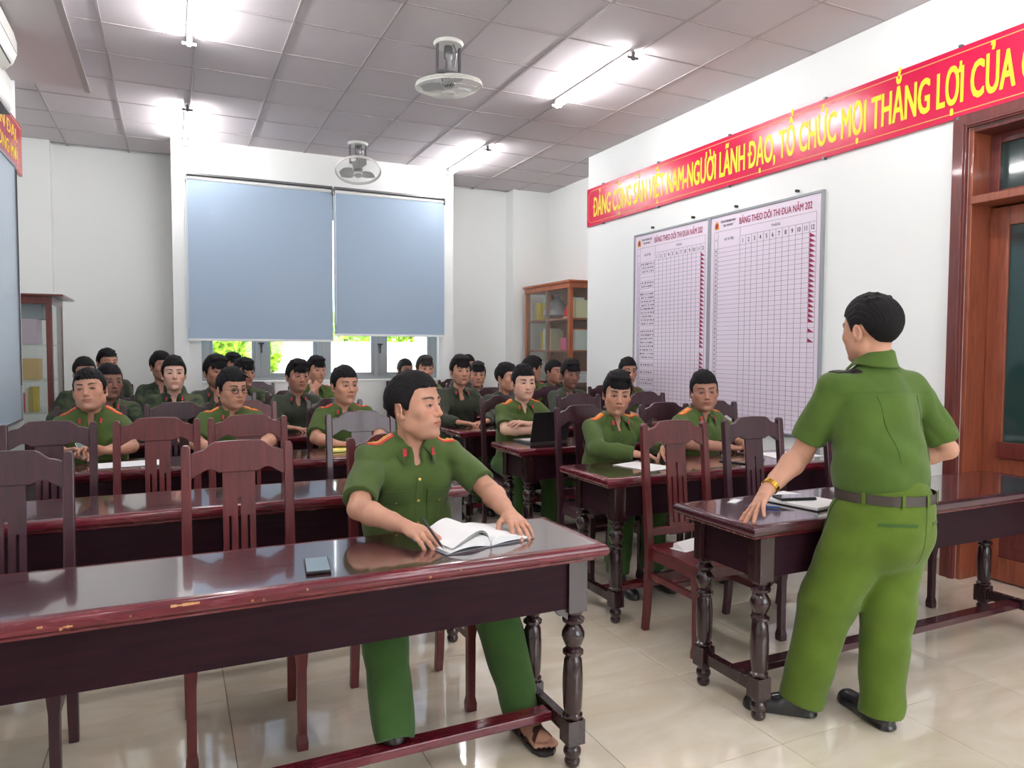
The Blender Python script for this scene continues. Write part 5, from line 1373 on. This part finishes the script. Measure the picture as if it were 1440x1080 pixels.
    # ---- trousers and shoes
    if legs != False:
        L_ = legs or [dict(hip=(-.09, 0, .55), kn=(-.12, -.39, .51), an=(-.13, -.36, .11), toe=(-.14, -.58)), dict(hip=(.09, 0, .55), kn=(.12, -.39, .51), an=(.13, -.36, .11), toe=(.14, -.58))]
        tk = ('trous', str(L_), lod, mtrous.name, str(tremb))
        if tk not in CACHE:
            F = Field()
            hp = (np.array(L_[0]['hip'])+np.array(L_[1]['hip']))/2
            if pelvis:
                for (a, b, ra, rb, sc) in pelvis: F.cone(a, b, ra, rb, k=.05, sc=sc)
            else: F.ell(tuple(hp+np.array([0, .0, .01])), (.170*W, .135*W, .10), k=.04)
            for q in L_:
                hip, kn, an = [np.array(q[t_], float) for t_ in ('hip', 'kn', 'an')]; r = q.get('r', (.098, .080, .072))
                F.cone(hip, kn, r[0], r[1], k=.03); d = an-kn
                F.cone(kn, an+d*.15, r[1], r[2], k=.03, cut=(tuple(an), tuple(d)), hollow=(.008, .05))
            V, Q = F.mesh(h_cl*1.15, post=folds(seed+5, (.0055, .006, .005, .004)[lod])); V = relax(V, Q, 1, .5)
            CACHE[tk] = (np_mesh('trousers', V, Q, mtrous), (V, Q))
        tro = link('trousers', CACHE[tk][0], root); root_tr[root.name] = (tro, CACHE[tk][1])
        for i_, q in enumerate(L_):
            an = np.array(q['an'], float); tx, ty = q['toe'][:2]; d = np.array([tx-an[0], ty-an[1], 0]); d /= np.linalg.norm(d); z0 = q.get('z0', 0.0)
            heel = np.array([an[0], an[1], z0])-d*.055; toe = heel+d*q.get('len', .27)
            if shoes == 'shoe' or q.get('shoe') == 'shoe':
                kk = ('shoe', lod, tuple(np.round(heel, 3)), tuple(np.round(toe, 3)))
                if kk not in CACHE:
                    V, Q = shoe_field(heel, toe).mesh(.006 if lod < 2 else .010, zmin=z0+.001); CACHE[kk] = np_mesh('shoe', relax(V, Q, 1, .4), Q, M_shoe)
                link('shoe', CACHE[kk], root)
            else: sandal(root, heel, toe, tonec, z0)
    if glasses:
        for s in (-1, 1):
            c = [hf.pt((s*.033+.021*math.cos(a), -.108+abs(.021*math.cos(a))*.05, .004+.016*math.sin(a))) for a in [2*PI*k/24 for k in range(24)]]
            if s < 0: gl = obj('glasses', MB().tube(c, .0028, 6, closed=True), M_dark, root, smooth=True)
            else: obj('rim', MB().tube(c, .0028, 6, closed=True), M_dark, gl, smooth=True)
            obj('temple_arm', MB().tube([hf.pt((s*.054, -.106, .008)), hf.pt((s*.074, -.07, .010)), hf.pt((s*.084, .0, .012))], .0015, 6), M_dark, gl)
        obj('bridge', MB().tube([hf.pt((-.012, -.108, .008)), hf.pt((0, -.113, .011)), hf.pt((.012, -.108, .008))], .0015, 6), M_dark, gl)
    return root, sh_o, bvh, hf

def sandal(root, heel, toe, tone, z0):
    """bare foot in a strapped leather sandal"""
    d = toe-heel; L = np.linalg.norm(d); u = d/L; n = np.array([-u[1], u[0], 0])
    P = lambda a, b, z: tuple(heel+u*L*a+n*b+np.array([0, 0, z]))
    F = Field(); F.cone(P(.14, 0, .055), P(.22, 0, .12), .034, .034, k=.02); F.cone(P(.12, 0, .045), P(.5, 0, .05), .033, .034, k=.02); F.cone(P(.5, 0, .046), P(.72, 0, .036), .036, .032, k=.02); F.cone(P(.66, -.018, .034), P(.74, .02, .034), .02, .02, k=.02)
    for i in range(5):
        b = -.034+.017*i if n is not None else 0; l = .92-.025*abs(i-3.2)
        F.cone(P(.72, b*.95, .034), P(l, b*1.05, .030), .0115 if i < 4 else .014, .0095 if i < 4 else .013, k=.004)
    V, Q = F.mesh(.0035, zmin=z0+.018); link('foot', np_mesh('foot', relax(V, Q, 1, .3), Q, M_skin, np.tile(np.array(tone)*.9, (len(V), 1))), root)
    so = MB(); out = []
    for a, w in ((0, .018), (.04, .03), (.15, .036), (.35, .036), (.6, .046), (.8, .047), (.93, .036), (.985, .016)): out.append((a, w))
    pts = [P(a, w, 0)[:2] for a, w in out]+[P(a, -w, 0)[:2] for a, w in reversed(out)]
    sn = obj('sandal', so.prism(pts, z0+.001, z0+.019, 'z'), M_shoe, root, bevel=.002)
    def strap(a0, b0, a1, b1, hh, nm='strap', w=.011):
        q = MB(); vs = []; fs = []
        for i in range(11):
            t = i/10; a = a0+(a1-a0)*t; b = b0+(b1-b0)*t; z = .02+hh*math.sin(PI*t)**.65
            for (da, dz) in ((-w/L, 0), (w/L, 0), (w/L, .004), (-w/L, .004)): vs.append(P(a+da, b*(1.06), z+dz))
        for i in range(10):
            for k in range(4): fs.append((4*i+k, 4*i+(k+1) % 4, 4*i+4+(k+1) % 4, 4*i+4+k))
        obj(nm, q.add(vs, fs), M_sandal, sn, smooth=True)
    strap(.62, -.042, .80, .042, .052); strap(.80, -.042, .62, .042, .054); strap(.40, -.038, .55, .040, .068); strap(.12, -.036, .18, .036, .09, w=.009)

# ================================================================== people
def A(s, el, wr, tip, **k): return dict(s=s, el=el, wr=wr, tip=tip, **k)
ARMS_REST = None
ARMS_LAP = [A(-1, (-.20, -.08, .80), (-.12, -.30, .66), (-.05, -.40, .64)), A(1, (.20, -.08, .80), (.12, -.30, .66), (.05, -.40, .65))]
ARMS_CROSS = [A(-1, (-.215, -.27, .865), (.03, -.385, .862), (.13, -.36, .86)), A(1, (.215, -.26, .875), (-.03, -.33, .905), (-.185, -.335, .935), roll=.2)]
ARMS_CHIN = [A(-1, (-.20, -.29, .86), (-.05, -.245, 1.05), (.0, -.235, 1.13), pose=dict(curl=[.7, .8, .8, .9]), up=(0, -1, .2)), A(1, (.215, -.27, .855), (.03, -.42, .845), (-.10, -.44, .83))]
ARMS_PHONE = [A(-1, (-.215, -.26, .865), (-.11, -.42, .865), (-.03, -.47, .875), pose=dict(curl=[.5, .6, .6, .6]), roll=.5), A(1, (.23, -.27, .86), (.10, -.44, .865), (.02, -.47, .885), pose=dict(curl=[.45, .5, .5, .6]), roll=-.7)]
ARMS_WRITE = [A(-1, (-.225, -.27, .86), (-.05, -.43, .845), (.09, -.47, .82), pose=dict(curl=[.35, .4, .45, .5])), A(1, (.225, -.24, .86), (.17, -.42, .865), (.12, -.50, .87), pose=dict(curl=[.5, .6, .6, .6]), roll=-.5)]
ARMS_CLASP = [A(-1, (-.225, -.27, .86), (-.02, -.42, .845), (.11, -.44, .83), pose=dict(curl=[.3, .35, .4, .4])), A(1, (.22, -.26, .86), (.13, -.42, .855), (.08, -.50, .85), pose=dict(curl=[.5, .5, .6, .6]))]
HS = dict(crop=dict(top=.008, side=.002, n=14, spike=.000), short=dict(top=.012, side=.003, n=24, spike=.003), tuft=dict(top=.016, side=.003, n=30, spike=.012), quiff=dict(top=.018, side=.003, n=26, spike=.008, part=.6),
          fringe=dict(top=.018, side=.005, fringe=9, drop=.040, spike=.006, cutline=.030), fringe2=dict(top=.020, side=.006, fringe=8, drop=.030, spike=.010, part=.8, cutline=.036), bowl=dict(top=.020, side=.008, fringe=10, drop=.048, spike=.004, cutline=.022))
def seat(label, X, Y, top, yaw, lod=2, dh=0.0, hz=None, **k):
    dz = top-1.343 if hz is None else hz
    zz = 1.215+dz
    sz_ = 1.0+dz*.85
    return person(label, X, Y+.14, head=(0, -.14, zz), yaw=yaw, lod=lod, sz=sz_, **k)

# --- the man at the front desk
front, fr_sh, fr_bvh, fr_hf = person('seated man in green short-sleeved shirt with open notebook at the front left desk, looking right', .885, 2.95,
    head=(-.005, -.155, 1.236), yaw=.70, pitch=-.10, P=dict(jaw=1.10, w=1.03, slit=.0034, long=.003), S=dict(top=.012, side=.003, n=18, spike=.001, line=.073, rough=.0007), tone='b', lod=0, sy=-.10, sz=1.03, shx=.172, W=1.10,
    epaulet='red', seed=11, shoes='sandal', short=.82,
    arms=[A(-1, (-.275, -.33, .885), (-.150, -.535, .850), (-.085, -.70, .825), pose=dict(curl=[.50, .42, .40, .42], spread=.10, thumb=.55, tz=-.55), roll=-.25),
          A(1, (.262, -.30, .905), (.245, -.53, .862), (.235, -.70, .822), pose=dict(curl=[.30, .28, .28, .30], spread=.20, thumb=.8, tz=-.4), thick=1.05)],
    legs=[dict(hip=(-.10, 0, .56), kn=(-.20, -.385, .50), an=(-.225, -.635, .150), toe=(-.20, -.80), z0=.146, r=(.105, .088, .062), shoe='shoe', len=.055), dict(hip=(.10, 0, .56), kn=(.24, -.39, .50), an=(.315, -.50, .085), toe=(.34, -.90), r=(.105, .094, .070))])
# --- two men with a phone and glasses, and the third man, row three on the left
seat('seated man in green shirt with red epaulets and closed eyes, holding a phone', -.469, 5.20, 1.330, -.12, lod=1, pitch=-.16, roll=-.10, P=dict(jaw=1.16, w=1.03, slit=.0016), S=HS['short'], tone='b', W=1.18, epaulet='red', arms=ARMS_PHONE, seed=21, short=.8)
seat('seated man in green shirt wearing black glasses, orange epaulets, third row on the left', .358, 5.20, 1.323, .42, lod=1, pitch=.04, P=dict(jaw=1.06, w=1.04), S=HS['quiff'], tone='b', W=1.10, epaulet='orange', glasses=True, seed=22, short=.8)
seat('seated man in green shirt with pinkish red epaulets behind the yellow notebook', 1.117, 5.20, 1.337, .22, lod=1, P=dict(w=1.0, long=.003), S=HS['short'], tone='b', epaulet='redbar', seed=23, short=.8)
# --- right side
seat('seated man in green shirt with arms crossed behind the open laptop', 2.504, 5.10, 1.336, -.10, lod=1, P=dict(jaw=1.08, w=1.02), S=HS['tuft'], tone='d', W=1.05, arms=ARMS_CROSS, epaulet='orange', seed=24, short=.8)
seat('seated man in long-sleeved green shirt with thick dark hair, hand on a white paper', 2.587, 3.90, 1.318, -.42, lod=1, pitch=.12, roll=.06, P=dict(w=1.0), S=HS['fringe2'] | dict(cutline=.046), tone='b', W=1.0, short=False, arms=ARMS_WRITE, epaulet='orange', seed=25)
seat('seated man in green short-sleeved shirt nearest the white wall boards, hands clasped', 3.293, 3.90, 1.320, -.52, lod=1, pitch=.06, roll=-.05, P=dict(jaw=1.15, w=1.04, slit=.0036), S=HS['short'], tone='c', W=1.12, arms=ARMS_CLASP, epaulet='orange', seed=26, short=.8)
# --- young men in the rows behind
Y = [
 ('young man in dark camouflage jacket directly behind the man holding a phone', -.444, 6.35, 1.337, .40, 'camo', 'short', 'e', {}),
 ('person whose black hair shows left of and behind the man holding a phone', -.718, 7.50, 1.377, .3, 'camo', 'short', 'c', {}),
 ('young man in dark jacket at the very back left, in front of the white wall', -.606, 8.45, 1.450, .45, 'jacket', 'tuft', 'b', dict(lap=1)),
 ('young man in camouflage jacket half hidden behind the man with the sunlit face', -.097, 7.50, 1.430, .5, 'camo', 'short', 'c', {}),
 ('young man in camouflage jacket with sunlit face and raised chin, left of the window', .009, 6.40, 1.390, .05, 'camo', 'quiff', 'd', dict(pitch=-.10)),
 ('young man in dark jacket half hidden behind the left side of the man with glasses', .335, 6.72, 1.397, .35, 'jacket', 'bowl', 'c', {}),
 ('person whose black hair shows at the very back below the leftmost window pane', .591, 8.45, 1.410, .4, 'jacket', 'fringe', 'c', dict(lap=1)),
 ('young man in camouflage jacket behind the right side of the man with glasses', .634, 7.50, 1.362, .4, 'camo', 'bowl', 'c', {}),
 ('young man in dark green jacket with a bowl haircut below the window, hands on desk', .965, 6.35, 1.365, .22, 'jacket', 'fringe', 'c', {}),
 ('young man in green shirt with red epaulets resting his chin on his hand', 1.323, 7.50, 1.382, .30, 'shirt', 'fringe', 'b', dict(chin=1)),
 ('person at the very back, mostly hidden behind the young man with faded hair', 2.55, 8.45, 1.345, .2, 'jacket', 'short', 'c', dict(lap=1)),
 ('young man with faded grey-black hair and red epaulets, right of the window', 2.483, 7.50, 1.389, .0, 'shirt', 'fringe', 'b', dict(grey=1)),
 ('young man in dark green jacket with a thick fringe, arms on the fourth-row right desk', 2.395, 6.20, 1.403, -.02, 'jacket', 'fringe', 'b', {}),
 ('person at the very back whose hair shows above the young man with a thick fringe', 3.369, 8.45, 1.396, -.2, 'jacket', 'short', 'c', dict(lap=1)),
 ('young man in dark jacket seen between the thick fringe and the empty chairs', 3.061, 7.40, 1.319, -.25, 'jacket', 'fringe2', 'b', {}),
 ('young man in profile in a dark jacket, just left of the man with crossed arms', 2.863, 6.20, 1.335, .45, 'jacket', 'short', 'b', {}),
 ('person with head turned away and a red epaulet, behind the man with crossed arms', 3.741, 7.40, 1.381, 1.6, 'shirt', 'bowl', 'c', dict(pitch=.1)),
 ('young man in dark jacket mostly hidden behind the frowning young man by the bookcase', 4.20, 7.72, 1.335, .3, 'jacket', 'short', 'c', {}),
 ('frowning dark-skinned young man in a dark jacket in front of the bookcase', 3.560, 6.20, 1.360, -.15, 'jacket', 'fringe2', 'e', dict(pitch=.08)),
 ('young man with bright red epaulet at the lower left of the wall boards', 4.24, 6.20, 1.380, -.25, 'shirt', 'tuft', 'c', {}),
]
for i, (lab, X, Yy, top, yaw, kind, hs, tone, o) in enumerate(Y):
    arms = ARMS_LAP if o.get('lap') else (ARMS_CHIN if o.get('chin') else None)
    seat(lab, X, Yy, top, yaw, lod=2 if Yy < 7 else 3, pitch=o.get('pitch', 0), kind=kind, S=HS[hs], tone=tone, arms=arms, epaulet='redplain', seed=i % 3, W=.97, hair=M_hair2 if o.get('grey') else None,
         P=[{}, dict(w=.97, long=.004), dict(w=1.02, jaw=1.05)][i % 3], mats=(M_shirt, M_trous_d) if kind == 'shirt' else None, shx=.15)
# chairs under them
place_chair(-.50, 6.72, 'd', 'dark chair under the young man behind the man holding a phone')
for (X, Yc, l) in ((.01, 6.72, 'dark chair under the young man with the sunlit face'), (.46, 6.72, 'dark chair under the half-hidden young man behind the man with glasses'), (.965, 6.72, 'dark chair under the young man with a bowl haircut below the window'),
                   (-.66, 7.86, 'dark chair in the fifth row on the left, in front of the left wall'), (-.10, 7.86, 'dark chair behind the young man with the sunlit face'), (.66, 7.86, 'dark chair in the fifth row below the left blind'), (1.32, 7.86, 'dark chair under the young man resting his chin on his hand'),
                   (2.395, 6.56, 'dark chair under the young man with the thick fringe'), (2.90, 6.56, 'dark chair under the young man in profile'), (3.56, 6.56, 'dark chair under the frowning young man by the bookcase'), (4.24, 6.56, 'dark chair under the young man below the wall board'),
                   (2.48, 7.76, 'dark chair under the young man with faded grey-black hair'), (3.06, 7.76, 'dark chair in the fifth row right of the window'), (3.72, 7.76, 'dark chair under the person turned away'), (4.16, 7.76, 'dark chair at the far right of the fifth row, near the bookcase'),
                   (-.60, 8.81, 'dark chair at the very back left corner'), (.86, 8.72, 'dark empty chair standing right below the window sill'), (3.30, 8.72, 'dark chair at the very back right of the window'), (2.62, 8.72, 'dark chair at the very back in front of the right end of the window')):
    place_chair(X, Yc, 'd', l, random.uniform(-.05, .05))

# --- the standing man
OX, OY = 2.55, 1.95
def WL(X, Y_, Z): return (-(X-OX), -(Y_-OY), Z)
stL, stR = WL(2.415, 2.07, 1.315), WL(2.742, 1.97, 1.318)
st_t = [((0, .0, .92), (0, -.01, 1.02), 0.173, .179, (1, 1.08, 1)), ((0, -.01, 1.02), (-.02, -.05, 1.20), .179, .175, (1, 1.22, 1)), ((-.02, -.05, 1.20), (-.035, -.065, 1.29), .178, .150, (1, 1.30, 1))]
stand, st_sh, st_bvh, st_hf = person('standing man seen from behind in green shirt and trousers, left hand on the desk', OX, OY, rz=PI, head=(.0, -.065, 1.552), yaw=-.05, pitch=.05, P=dict(jaw=1.08, w=1.04), S=dict(top=.014, side=.006, n=16, spike=.001, rough=.0006, w=1.0), tone='b', lod=0,
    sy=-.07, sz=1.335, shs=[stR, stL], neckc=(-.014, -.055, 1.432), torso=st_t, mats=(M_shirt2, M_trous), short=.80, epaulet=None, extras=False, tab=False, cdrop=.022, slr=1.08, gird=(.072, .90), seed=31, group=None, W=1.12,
    arms=[A(-1, WL(2.915, 1.925, 1.065), WL(2.80, 2.12, .985), WL(2.68, 2.20, .97), thick=1.0, pose=dict(curl=[.5, .5, .5, .5])),
          A(1, WL(2.365, 2.185, 1.045), WL(2.165, 2.175, .908), WL(2.02, 2.125, .800), thick=1.10, pose=dict(curl=[.10, .06, .06, .10], spread=.42, thumb=1.15, tz=-.75), up=(0, -.35, 1))],
    pelvis=[((0, .0, .83), (0, 0, .94), .174, .161, (1, 1.08, 1)), ((.0, .02, .76), (0, .02, .84), .174, .176, (1, 1.02, 1))],
    legs=[dict(hip=(-.085, .01, .80), kn=(-.005, .035, .46), an=(.045, .06, .045), toe=(.0, -.20), r=(.128, .098, .078), len=.275), dict(hip=(.085, -.01, .80), kn=(.190, -.085, .46), an=(.265, -.135, .055), toe=(.415, -.270), r=(.130, .104, .082), len=.275)])
st_tr, (tV, tQ) = root_tr[stand.name]; tb = bvh_of(tV, tQ)
def around(bvh, c, z0, z1, th, lift, a0=0, a1=2*PI, n=64, m=2):
    vs = []; fs = []; closed = abs(a1-a0-2*PI) < 1e-3; N = n
    for i in range(N):
        a = a0+(a1-a0)*i/(N if closed else N-1); d = Vector((math.cos(a), math.sin(a), 0))
        r = []
        for z in (z0, (z0+z1)/2, z1):
            h = bvh.ray_cast(Vector((c[0], c[1], z))+d*.6, -d, 1.0); r.append((Vector(h[0])-Vector((c[0], c[1], z))).length if h[0] else .17)
        R_ = max(r)+lift
        for z in (z0, z1):
            for q in (0, th): vs.append(Vector((c[0], c[1], z))+d*(R_+q))
    for i in range(N if closed else N-1):
        a = 4*i; b = 4*((i+1) % N); fs += [(a+1, b+1, b+3, a+3), (a, a+2, b+2, b), (a, b, b+1, a+1), (a+2, a+3, b+3, b+2)]
    if not closed: fs += [(0, 1, 3, 2), (4*N-4, 4*N-2, 4*N-1, 4*N-3)]
    return MB().add(vs, fs)
belt = obj('belt', around(tb, (0, 0, 0), .893, .930, .004, .001), M_belt, stand, smooth=True)
for a in (.35, 1.05, 1.57, 2.2, 2.9, 3.7): obj('belt_loop', around(tb, (0, 0, 0), .886, .937, .003, .0055, a-.03, a+.03, 4), M_trous, belt)
obj('buckle', around(tb, (0, 0, 0), .889, .934, .003, .0055, -PI/2-.12, -PI/2+.12, 5), M_brass, belt)
# back yoke seam, back pleats, collar stand
def back_line(bvh, pts, w, th, parent, m, nm, lift=.0004):
    rows = [[(p[0]-w*q[0], .6, p[1]-w*q[1]) for q in ((-.0, -1), (0, 1))] for p in pts]
    g = patch(bvh, rows, (0, -1, 0), th, lift, back=0)
    if g: return obj(nm, g, m, parent, smooth=True)
yk = [(-.19+.355*i/14, 1.305+.012*math.sin(PI*i/14)) for i in range(15)]
back_line(st_bvh, yk, .0018, .0022, st_sh, M_shirt2, 'yoke_seam')
def back_vert(bvh, x0, z0, x1, z1, w, th, parent, m, nm, n=14):
    rows = [[(x0+(x1-x0)*i/(n-1)+s*w, .6, z0+(z1-z0)*i/(n-1)) for s in (-1, 1)] for i in range(n)]
    g = patch(bvh, rows, (0, -1, 0), th, .0004, back=0)
    if g: return obj(nm, g, m, parent, smooth=True)
back_vert(st_bvh, .09, 1.30, .08, 1.05, .0022, .0022, st_sh, M_shirt2, 'pleat')
back_vert(st_bvh, -.12, 1.30, -.10, 1.05, .0022, .0022, st_sh, M_shirt2, 'pleat')
back_vert(tb, 0, .885, .0, .66, .0016, .0018, st_tr, M_trous, 'seat_seam')
for s in (-1, 1):
    rows = [[(s*.10-.06+.03*j, .6, .828-.012*i-abs(j-2)*.001) for j in range(5)] for i in range(2)]
    g = patch(tb, rows, (0, -1, 0), .002, .0005, back=0)
    if g:
        wp = obj('pocket_welt', g, M_trous_d, st_tr, smooth=True)
rows = [[(.6, -.045-.075*i/9+q*.0022, .905-.16*i/9) for q in (-1, 1)] for i in range(10)]
g = patch(tb, rows, (-1, 0, 0), .003, .0005, back=0)
if g: obj('side_pocket', g, M_trous_d, st_tr, smooth=True)
epl = patch(st_bvh, quadgrid((.075, -.085, 1.7), (.155, -.135, 1.7), (.075, -.04, 1.7), (.155, -.09, 1.7), 6, 3), (0, 0, -1), .004, .001, back=.35)
if epl: obj('epaulet', epl, M_dark, st_sh)
# gold watch and ring
wr = Vector(WL(2.165, 2.175, .908)); el = Vector(WL(2.365, 2.185, 1.045)); wd = (el-wr).normalized(); cc = wr+wd*.030
Rw = Vector((0, 0, 1)).rotation_difference(wd).to_matrix()
wt = empty('watch', cc); wt.parent = stand; wt.rotation_euler = Rw.to_euler()
for i in range(22):
    a = 2*PI*i/22; ca, sa = math.cos(a), math.sin(a); r = .0315
    o = obj('watch_link', MB().box(-.003, .003, -.0043, .0043, -.010, .010), MATS.get('gold_metal') or mat('gold_metal', srgb(214, 170, 70), 0.25, 1.0), wt, loc=(r*ca, r*sa, 0), rot=(0, 0, a))
obj('watch_case', MB().lathe([(0, 0), (.015, 0), (.0165, .003), (.0155, .008), (0, .0085)], n=20), MATS['gold_metal'], wt, loc=(.0, -.031, 0), rot=(PI/2, 0, 0), smooth=True)

# ================================================================== things on the desks
def phone(x, y, z, rz, label, case=M_dark, tilt=0, w=.074, h=.152, th=.009):
    r = empty('phone', (x, y, z), rz); r.rotation_euler = (tilt, 0, rz)
    obj('phone_body', MB().box(-w/2, w/2, -h/2, h/2, 0, th), case, r, bevel=.003)
    obj('screen', MB().box(-w/2+.003, w/2-.003, -h/2+.004, h/2-.004, th+.0001, th+.0008), mat('phone_glass', srgb(120, 136, 138), 0.03, spec=0.9, coat=1.0), r)
    return tag(r, label, 'phone')
ph = phone(.395, 2.245, .799, -.12, 'black phone lying near the edge of the front left desk')
# open notebook
def open_book(x, y, z, rz, W=.175, D=.225):
    r = empty('notebook', (x, y, z), rz)
    def page_block(s, thick, curl):
        n = 16; vs = []; fs = []
        for i in range(n):
            u = i/(n-1); xx = s*(.004+u*W*(1-.06*curl)); zz = thick*(1-.55*u)+curl*.036*math.sin(PI*min(1, u**.62))*(1-u*.55)
            zb = .003+curl*.030*math.sin(PI*min(1, u**.62))*(1-u*.55)*max(0, (u-.0))
            for yy in (-D/2, D/2): vs += [(xx, yy, zb), (xx, yy, max(zz, zb+.0015))]
        for i in range(n-1):
            a = 4*i; b = a+4; fs += [(a+1, b+1, b+3, a+3), (a, a+2, b+2, b), (a, b, b+1, a+1), (a+2, a+3, b+3, b+2)]
        fs += [(0, 1, 3, 2), (4*n-4, 4*n-2, 4*n-1, 4*n-3)]
        return MB().add(vs, fs)
    obj('cover', MB().box(-W-.006, W+.006, -D/2-.004, D/2+.004, 0, .003), mat('grey_cover', srgb(120, 122, 128), 0.5), r)
    obj('page_block', page_block(-1, .016, 1.0), M_paper, r)
    obj('page_block', page_block(1, .018, .55), M_paper, r)
    for k, c in enumerate((1.5, 1.28)):
        n = 14; vs = []; fs = []
        for i in range(n):
            u = i/(n-1); xx = -(.004+u*W*(.88-.05*k)); zz = .018+c*.034*math.sin(PI*min(1, u**.62))*(1-u*.45)
            for yy in (-D/2, D/2): vs += [(xx, yy, zz), (xx, yy, zz+.0006)]
        for i in range(n-1):
            a = 4*i; b = a+4; fs += [(a+1, b+1, b+3, a+3), (a, a+2, b+2, b), (a, b, b+1, a+1), (a+2, a+3, b+3, b+2)]
        fs += [(0, 1, 3, 2), (4*n-4, 4*n-2, 4*n-1, 4*n-3)]
        obj('loose_page', MB().add(vs, fs), M_paper, r)
    return r
tag(open_book(.955, 2.345, .799, .20), 'open white notebook with curling pages between the front man\'s hands', 'notebook')
def pen(a, b, m, label, r=.0045):
    a = Vector(a); b = Vector(b); o = empty('pen', a); d = b-a; L = d.length
    o.rotation_euler = Vector((0, 0, 1)).rotation_difference(d.normalized()).to_euler()
    obj('barrel', MB().lathe([(r*.4, .010), (r*.9, .022), (r, .03), (r, L-.01), (r*.8, L)], n=10), m, o, smooth=True)
    obj('tip', MB().lathe([(.0006, 0), (r*.4, .010)], n=8), M_metal, o)
    obj('clip', MB().box(-.0012, .0012, r, r+.0018, L-.045, L-.006), M_metal, o)
    return tag(o, label, 'pen')
pen((.80, 2.22, .812), (.765, 2.335, .895), M_dark, 'black pen held in the front man\'s right hand')
pen((2.225, 2.36, .805), (2.34, 2.27, .805), mat('blue_plastic', srgb(40, 90, 160), 0.3), 'blue pen on the front right desk beside the standing man\'s hand')
def sheet(x, y, z, rz, w, d, label, nm='paper', m=None, n=1, th=.0012, cat='paper'):
    r = empty(nm, (x, y, z), rz)
    for k in range(n): obj('sheet', MB().box(-w/2, w/2, -d/2, d/2, k*(th+.0003), k*(th+.0003)+th), m or M_paper, r, rot=(0, 0, .03*k))
    return tag(r, label, cat)
nb = empty('notebook', (2.52, 2.335, .799), .18)
obj('cover', MB().box(-.115, .115, -.16, .16, 0, .003), M_dark, nb); obj('page_block', MB().box(-.108, .112, -.155, .155, .003, .014), M_paper, nb, bevel=.001)
tag(nb, 'closed white notebook with black cover under the phone on the front right desk', 'notebook')
p2_ = phone(2.50, 2.345, .8135, 1.30, 'black-cased phone lying on the notebook on the front right desk', w=.082, h=.168, th=.013)
sheet(2.27, 2.47, .799, .5, .09, .035, 'narrow white slip of paper at the back of the front right desk')
# third row left
sheet(-.22, 4.72, .7995, .12, .36, .22, 'large white sheet of paper in front of the man holding a phone', n=2)
phone(-.475, 4.90, .868, .35, 'white phone held in both hands by the closed-eyed man', case=M_plastic, tilt=.5)
yn = empty('notebook', (1.02, 4.80, .799), .1); obj('cover', MB().box(-.105, .105, -.075, .075, 0, .002), M_dark, yn); obj('page_block', MB().box(-.10, .10, -.072, .072, .002, .012), mat('yellow_paper', srgb(236, 222, 120), 0.6), yn)
tag(yn, 'yellow-paged notebook on the third-row left desk', 'notebook')
sheet(.36, 4.72, .7995, -.1, .30, .2, 'white sheet of paper in front of the man with glasses')
# second row right
sheet(2.47, 3.44, .7995, .25, .21, .29, 'white paper under the writing hand of the man in long sleeves', n=2)
pen((2.44, 3.36, .806), (2.50, 3.47, .806), M_dark, 'black pen lying on the white paper on the second-row right desk')
phone(2.72, 3.50, .865, -.3, 'dark phone held up by the man in the long-sleeved green shirt', tilt=.5)
tb_ = empty('tablet', (3.16, 3.38, .799), .35); obj('tablet_body', MB().box(-.13, .13, -.085, .085, 0, .008), M_dark, tb_, bevel=.003); obj('screen', MB().box(-.12, .12, -.076, .076, .0082, .009), mat('tablet_glass', srgb(70, 84, 84), 0.04, coat=1), tb_)
tag(tb_, 'dark tablet lying in front of the man nearest the wall boards', 'tablet')
sheet(3.62, 3.45, .7995, -.2, .36, .24, 'white sheet standing in for the wall reflection at the right end of the second-row right desk')  # pale sheet laid in for the white wall mirrored in the desktop
# laptop on the third row right
lp = empty('laptop', (2.47, 4.63, .799), 0.12)
obj('laptop_base', MB().box(-.165, .165, -.02, .21, 0, .016), M_metal, lp, bevel=.003)
kb = obj('keyboard', MB().box(-.14, .14, .04, .16, .0162, .0175), M_plastic, lp)
lid = obj('laptop_lid', MB().box(-.165, .165, -.004, .004, 0, .225), M_dark, lp, loc=(0, -.020, .012), rot=(.22, 0, 0), bevel=.003)
obj('screen', MB().box(-.155, .155, .0042, .0048, .012, .213), mat('laptop_screen', srgb(60, 74, 90), 0.1), lid)
tag(lp, 'open black laptop in front of the man with crossed arms', 'laptop')
# paper on the chair
fp = empty('folded_paper', (2.40, 2.93, .459), .25); obj('sheet', MB().box(-.10, .10, -.05, .05, 0, .003), M_paper, fp)
obj('sheet', MB().prism([(-.03, .0032), (.04, .0032), (.035, .03), (.02, .034)], -.09, .09, 'x'), M_paper, fp)
tag(fp, 'folded white paper lying on the seat of the chair by the front right desk', 'paper')
